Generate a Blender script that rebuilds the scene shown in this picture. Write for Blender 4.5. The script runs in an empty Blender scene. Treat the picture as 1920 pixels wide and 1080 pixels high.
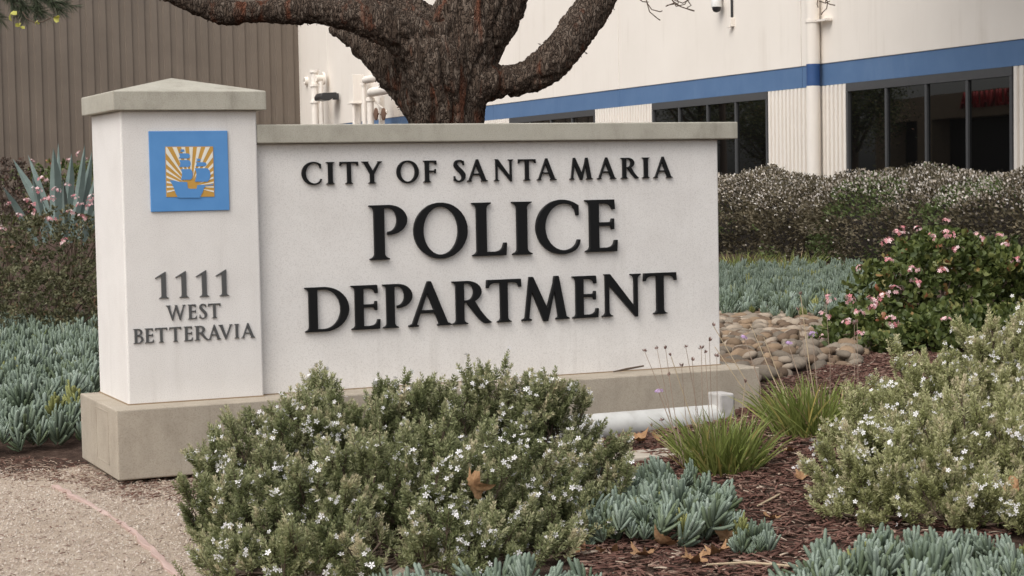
import bpy, bmesh, math, random
import numpy as np
from mathutils import Vector, Matrix, noise as mnoise

S = bpy.context.scene
COL = S.collection

# ------------------------------------------------------------------ camera
CAM = np.array([-2.3834, -10.7079, 1.6495])
FPX = 3545.0
YAW, PITCH, ROLL = .4211, -.0578, -.0188
_F = np.array([math.sin(YAW) * math.cos(PITCH), math.cos(YAW) * math.cos(PITCH), math.sin(PITCH)])
_r = np.array([math.cos(YAW), -math.sin(YAW), 0.])
_u = np.cross(_r, _F)
_R = math.cos(ROLL) * _r + math.sin(ROLL) * _u
_U = -math.sin(ROLL) * _r + math.cos(ROLL) * _u
cd = bpy.data.cameras.new('camera')
cam = bpy.data.objects.new('camera', cd)
COL.objects.link(cam)
cd.sensor_width = 36.
cd.lens = FPX * 36. / 1920.
cd.clip_start = .1
cd.clip_end = 3000.
cd.dof.use_dof = True
cd.dof.focus_distance = 12.5
cd.dof.aperture_fstop = 16.
cam.matrix_world = Matrix((( _R[0], _U[0], -_F[0], CAM[0]), (_R[1], _U[1], -_F[1], CAM[1]),
                           (_R[2], _U[2], -_F[2], CAM[2]), (0, 0, 0, 1)))
S.camera = cam

# ------------------------------------------------------------------ sky, sun, exposure
SUN_AZ = math.radians(238.)      # from +Y towards +X
SUN_EL = math.radians(52.)
w = bpy.data.worlds.new('World')
S.world = w
w.use_nodes = True
nt = w.node_tree
nt.nodes.clear()
sky = nt.nodes.new('ShaderNodeTexSky')
sky.sky_type = 'NISHITA'
sky.sun_disc = False
sky.sun_elevation = SUN_EL
sky.sun_rotation = SUN_AZ
sky.dust_density = 4.
sky.air_density = 1.2
hs = nt.nodes.new('ShaderNodeHueSaturation')      # overcast: the blue is washed out
hs.inputs['Saturation'].default_value = .22
bg = nt.nodes.new('ShaderNodeBackground')
bg.inputs['Strength'].default_value = .135
wo = nt.nodes.new('ShaderNodeOutputWorld')
nt.links.new(sky.outputs[0], hs.inputs['Color'])
nt.links.new(hs.outputs[0], bg.inputs['Color'])
nt.links.new(bg.outputs[0], wo.inputs['Surface'])
sd = bpy.data.lights.new('sun', 'SUN')
sd.energy = 1.1
sd.angle = math.radians(55.)
sd.color = (1., .955, .89)
sun = bpy.data.objects.new('sun', sd)
COL.objects.link(sun)
_sd = Vector((math.sin(SUN_AZ) * math.cos(SUN_EL), math.cos(SUN_AZ) * math.cos(SUN_EL), math.sin(SUN_EL)))
sun.rotation_euler = (-_sd).to_track_quat('-Z', 'Y').to_euler()
sun.location = (-20, -20, 40)
S.view_settings.view_transform = 'Standard'
S.view_settings.look = 'None'
S.view_settings.gamma = 1.
S.view_settings.exposure = .47

# ------------------------------------------------------------------ helpers
rng = np.random.default_rng(7)
random.seed(7)

def ray(px, py): return _F + _R * (px - 960) / FPX + _U * (540 - py) / FPX
def at(px, py, D): return CAM + ray(px, py) * D          # point at depth D metres
def atY(px, py, Y):
    d = ray(px, py); return CAM + d * (Y - CAM[1]) / d[1]
def sm(t):
    t = np.clip(t, 0, 1); return t * t * (3 - 2 * t)
def gz(x, y):
    """height of the ground"""
    x = np.asarray(x, float); y = np.asarray(y, float)
    h = .13 * sm((x - 1.2) / 2.6) * sm((y + 4.6) / 2.6)
    h = h + .05 * sm((y - 1.) / 3.) * (1 - sm((x - 1.) / 3.)) - .035 * (1 - sm((x + .1) / 1.2)) * sm((y + 1.2) / .8) * (1 - sm((y - .8) / 1.))
    h = h + .012 * np.sin(x * 2.3 + y * 1.1) * np.sin(y * 1.9 - x * .7)
    return h
def gnd(px, py):
    """where the view ray of a photo point meets the ground"""
    d = ray(px, py); z = .05
    for _ in range(8):
        p = CAM + d * (z - CAM[2]) / d[2]; z = float(gz(p[0], p[1]))
    return p

def tag(o, label=None, cat=None, group=None, kind=None):
    if label: o['label'] = label
    if cat: o['category'] = cat
    if group: o['group'] = group
    if kind: o['kind'] = kind
    return o
def empty(name, loc=(0, 0, 0), rz=0., **k):
    o = bpy.data.objects.new(name, None)
    o.empty_display_size = .1
    COL.objects.link(o); o.location = loc; o.rotation_euler = (0, 0, rz)
    return tag(o, **k)
def link(name, me, parent=None, loc=None, rot=None, scale=None, **k):
    o = bpy.data.objects.new(name, me)
    COL.objects.link(o)
    if parent is not None: o.parent = parent
    if loc is not None: o.location = loc
    if rot is not None: o.rotation_euler = rot
    if scale is not None: o.scale = (scale,) * 3 if np.isscalar(scale) else scale
    return tag(o, **k)

class MB:
    """collects shapes for ONE mesh"""
    def __init__(s): s.v = []; s.f = []
    def add(s, v, f):
        n = len(s.v); s.v += [tuple(map(float, p)) for p in v]; s.f += [tuple(i + n for i in q) for q in f]; return s
    def box(s, a, b):
        (x0, y0, z0), (x1, y1, z1) = a, b
        return s.add([(x0, y0, z0), (x1, y0, z0), (x1, y1, z0), (x0, y1, z0), (x0, y0, z1), (x1, y0, z1), (x1, y1, z1), (x0, y1, z1)],
                     [(3, 2, 1, 0), (4, 5, 6, 7), (0, 1, 5, 4), (1, 2, 6, 5), (2, 3, 7, 6), (3, 0, 4, 7)])
    def tube(s, pts, rad, n=10, caps=True):
        pts = [Vector(p) for p in pts]
        rad = [rad] * len(pts) if np.isscalar(rad) else list(rad)
        v = []; f = []; up = None
        for i, p in enumerate(pts):
            t = (pts[min(i + 1, len(pts) - 1)] - pts[max(i - 1, 0)]).normalized()
            if up is None: up = t.orthogonal().normalized()
            up = (up - t * up.dot(t)).normalized(); sd_ = t.cross(up)
            for k in range(n):
                a = 2 * math.pi * k / n
                v.append(p + (up * math.cos(a) + sd_ * math.sin(a)) * rad[i])
        for i in range(len(pts) - 1):
            for k in range(n):
                k2 = (k + 1) % n
                f.append((i * n + k, i * n + k2, (i + 1) * n + k2, (i + 1) * n + k))
        if caps: f.append(tuple(range(n))[::-1]); f.append(tuple((len(pts) - 1) * n + k for k in range(n)))
        return s.add(v, f)
    def lathe(s, c, prof, n=16, axis='z'):
        v = []; f = []
        for (r, z) in prof:
            for k in range(n):
                a = 2 * math.pi * k / n
                x, y = r * math.cos(a), r * math.sin(a)
                v.append({'z': (c[0] + x, c[1] + y, c[2] + z), 'x': (c[0] + z, c[1] + x, c[2] + y), 'y': (c[0] + x, c[1] + z, c[2] + y)}[axis])
        for i in range(len(prof) - 1):
            for k in range(n):
                f.append((i * n + k, i * n + (k + 1) % n, (i + 1) * n + (k + 1) % n, (i + 1) * n + k))
        return s.add(v, f)
    def prism(s, poly, z0, z1, tr=lambda x, y, z: (x, y, z)):
        n = len(poly)
        v = [tr(x, y, z0) for x, y in poly] + [tr(x, y, z1) for x, y in poly]
        return s.add(v, [tuple(range(n))[::-1], tuple(range(n, 2 * n))] + [(i, (i + 1) % n, n + (i + 1) % n, n + i) for i in range(n)])
    def mesh(s, name, mat, smooth=False, fix=False):
        me = bpy.data.meshes.new(name)
        me.from_pydata(s.v, [], s.f)
        me.materials.append(mat)
        if fix:
            b = bmesh.new(); b.from_mesh(me); bmesh.ops.recalc_face_normals(b, faces=b.faces); b.to_mesh(me); b.free()
        if smooth:
            me.polygons.foreach_set('use_smooth', [True] * len(me.polygons))
            me.set_sharp_from_angle(angle=math.radians(40))
        me.update()
        return me
    def build(s, name, mat, parent=None, smooth=False, bevel=0., fix=False, **k):
        o = link(name, s.mesh(name, mat, smooth, fix), parent, **k)
        if bevel:
            m = o.modifiers.new('bevel', 'BEVEL'); m.width = bevel; m.segments = 2; m.limit_method = 'ANGLE'; m.harden_normals = False
        return o

def npmesh(name, V, Fc, mat, rnd=None, smooth=False):
    """V (n,k,3) vertices of n alike pieces, Fc face pattern of one piece, rnd (n) a random tone for each piece"""
    n, k, _ = V.shape
    me = bpy.data.meshes.new(name)
    off = (np.arange(n) * k)
    lens = [len(q) for q in Fc]
    loops = np.concatenate([np.asarray(q) for q in Fc])
    allv = (off[:, None] + loops[None]).ravel()
    tot = np.tile(np.array(lens), n)
    start = np.concatenate([[0], np.cumsum(tot)[:-1]])
    me.vertices.add(n * k); me.vertices.foreach_set('co', V.astype(np.float32).ravel())
    me.loops.add(len(allv)); me.loops.foreach_set('vertex_index', allv.astype(np.int32))
    me.polygons.add(len(tot)); me.polygons.foreach_set('loop_start', start.astype(np.int32)); me.polygons.foreach_set('loop_total', tot.astype(np.int32))
    if smooth: me.polygons.foreach_set('use_smooth', np.ones(len(tot), bool))
    if rnd is not None:
        a = me.attributes.new('rnd', 'FLOAT', 'POINT'); a.data.foreach_set('value', np.repeat(rnd, k).astype(np.float32))
    me.update(calc_edges=True); me.validate()
    me.materials.append(mat)
    return me
def nrm(v): return v / np.maximum(np.linalg.norm(v, axis=-1, keepdims=True), 1e-9)
def rdir(n, r=None):
    r = r or rng
    return nrm(r.normal(size=(n, 3)))
def side(D, r=None):
    r = r or rng
    return nrm(np.cross(D, rdir(len(D), r)))
def leaf4(P, D, L, W, bend=.0, r=None):
    """slim leaves: base, side, tip, side, folded on the midrib"""
    Sd = side(D, r); N = np.cross(D, Sd); L = np.asarray(L).reshape(-1, 1); W = np.asarray(W).reshape(-1, 1)
    m = P + D * L * .5
    return np.stack([P, m + Sd * W / 2 + N * W * .15, P + D * L - N * L * bend, m - Sd * W / 2 + N * W * .15], 1), [(0, 1, 2), (0, 2, 3)]
def leaf6(P, D, L, W, Sd=None, cup=.18, r=None):
    """obovate leaves with a folded midrib"""
    Sd = side(D, r) if Sd is None else Sd
    N = np.cross(D, Sd); L = np.asarray(L).reshape(-1, 1); W = np.asarray(W).reshape(-1, 1)
    a = P + D * L * .36; b = P + D * L * .76
    return np.stack([P, a + Sd * W * .36 + N * W * cup, b + Sd * W * .5 + N * W * cup, P + D * L, b - Sd * W * .5 + N * W * cup, a - Sd * W * .36 + N * W * cup], 1), [(0, 1, 2, 3), (0, 3, 4, 5)]
def finger(P, D, L, W, curve, r=None):
    """fleshy finger leaves, three sided"""
    n = len(P); Sd = side(D, r); N = np.cross(D, Sd); L = np.asarray(L).reshape(-1, 1); W = np.asarray(W).reshape(-1, 1)
    up = np.array([0, 0, 1.])
    rings = []
    for t, wd in ((0, .6), (.5, 1.), (.93, .8)):
        c = P + D * L * t + up * L * curve * t * t
        for k in range(4):
            a = k * math.pi / 2
            rings.append(c + (Sd * math.cos(a) + N * math.sin(a)) * W * wd / 2)
    rings.append(P + D * L + up * L * curve)
    F = []
    for i in range(2):
        for k in range(4): F.append((i * 4 + k, i * 4 + (k + 1) % 4, i * 4 + 4 + (k + 1) % 4, i * 4 + 4 + k))
    for k in range(4): F.append((8 + k, 8 + (k + 1) % 4, 12))
    return np.stack(rings, 1), F
def petals(P, N, R, npet=5, r=None):
    """flat little flowers: npet petals round P, facing N"""
    n = len(P); A = side(N, r); B = np.cross(N, A); R = np.asarray(R).reshape(-1, 1)
    vs = [P]; F = []
    for k in range(npet):
        a = 2 * math.pi * k / npet
        for da, rr, h in ((-.42, .72, .10), (0, 1.05, .16), (.42, .72, .10)):
            vs.append(P + (A * math.cos(a + da) + B * math.sin(a + da)) * R * rr + N * R * h)
        i = 1 + k * 3
        F.append((0, i, i + 1, i + 2))
    return np.stack(vs, 1), F

# ------------------------------------------------------------------ materials
M = {}
def nodes(name):
    m = bpy.data.materials.new(name); m.use_nodes = True
    t = m.node_tree; b = t.nodes['Principled BSDF']; M[name] = m
    return m, t, b
def N_(t, kind, **kw):
    n = t.nodes.new(kind)
    for k, v in kw.items():
        if k in n.inputs: n.inputs[k].default_value = v
        else: setattr(n, k, v)
    return n
def ramp(t, fac, stops):
    r = t.nodes.new('ShaderNodeValToRGB')
    e = r.color_ramp.elements
    while len(e) > 1: e.remove(e[-1])
    e[0].position = stops[0][0]; e[0].color = (*stops[0][1], 1)
    for p, c in stops[1:]:
        q = e.new(p); q.color = (*c, 1)
    t.links.new(fac, r.inputs[0])
    return r.outputs[0]
def mixc(t, fac, a, b, mode='MIX'):
    n = t.nodes.new('ShaderNodeMix'); n.data_type = 'RGBA'; n.blend_type = mode
    for s_, v in ((0, fac), (6, a), (7, b)):
        if isinstance(v, (int, float)): n.inputs[s_].default_value = v
        elif isinstance(v, tuple): n.inputs[s_].default_value = (*v, 1)
        else: t.links.new(v, n.inputs[s_])
    return n.outputs[2]
def surf(name, stops, scale, rough=.8, bump=.3, bscale=None, bdist=.004, spec=.3, detail=6., stretch=None, fine=None):
    """noise coloured surface with fine relief"""
    m, t, b = nodes(name)
    g = t.nodes.new('ShaderNodeNewGeometry')
    co = g.outputs['Position']
    if stretch:
        mp = N_(t, 'ShaderNodeMapping'); mp.inputs['Scale'].default_value = stretch
        t.links.new(co, mp.inputs['Vector']); co = mp.outputs[0]
    n = N_(t, 'ShaderNodeTexNoise', Scale=scale, Detail=detail, Roughness=.6)
    t.links.new(co, n.inputs['Vector'])
    c = ramp(t, n.outputs[0], stops)
    n2 = N_(t, 'ShaderNodeTexNoise', Scale=bscale or scale * 8, Detail=4., Roughness=.6)
    t.links.new(co, n2.inputs['Vector'])
    if fine:
        c = mixc(t, 1., c, ramp(t, n2.outputs[0], fine), 'MULTIPLY')
    t.links.new(c, b.inputs['Base Color'])
    b.inputs['Roughness'].default_value = rough
    b.inputs['Specular IOR Level'].default_value = spec
    if bump:
        bp = N_(t, 'ShaderNodeBump', Strength=bump, Distance=bdist)
        t.links.new(n2.outputs[0], bp.inputs['Height']); t.links.new(bp.outputs[0], b.inputs['Normal'])
    return m
def leafmat(name, stops, rough=.5, trans=.25, spec=.35):
    """leaf colour picked by each piece's own random tone"""
    m, t, b = nodes(name)
    a = N_(t, 'ShaderNodeAttribute'); a.attribute_name = 'rnd'
    c = ramp(t, a.outputs['Fac'], stops)
    t.links.new(c, b.inputs['Base Color'])
    b.inputs['Roughness'].default_value = rough; b.inputs['Specular IOR Level'].default_value = spec
    if trans:
        tr = N_(t, 'ShaderNodeBsdfTranslucent'); t.links.new(c, tr.inputs['Color'])
        mx = N_(t, 'ShaderNodeMixShader'); mx.inputs[0].default_value = trans
        t.links.new(b.outputs[0], mx.inputs[1]); t.links.new(tr.outputs[0], mx.inputs[2])
        t.links.new(mx.outputs[0], t.nodes['Material Output'].inputs['Surface'])
    return m
def plain(name, c, rough=.5, spec=.4, var=.12, scale=6.):
    d = tuple(x * (1 - var) for x in c)
    return surf(name, [(.3, d), (.7, c)], scale, rough, 0, spec=spec)

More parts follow.
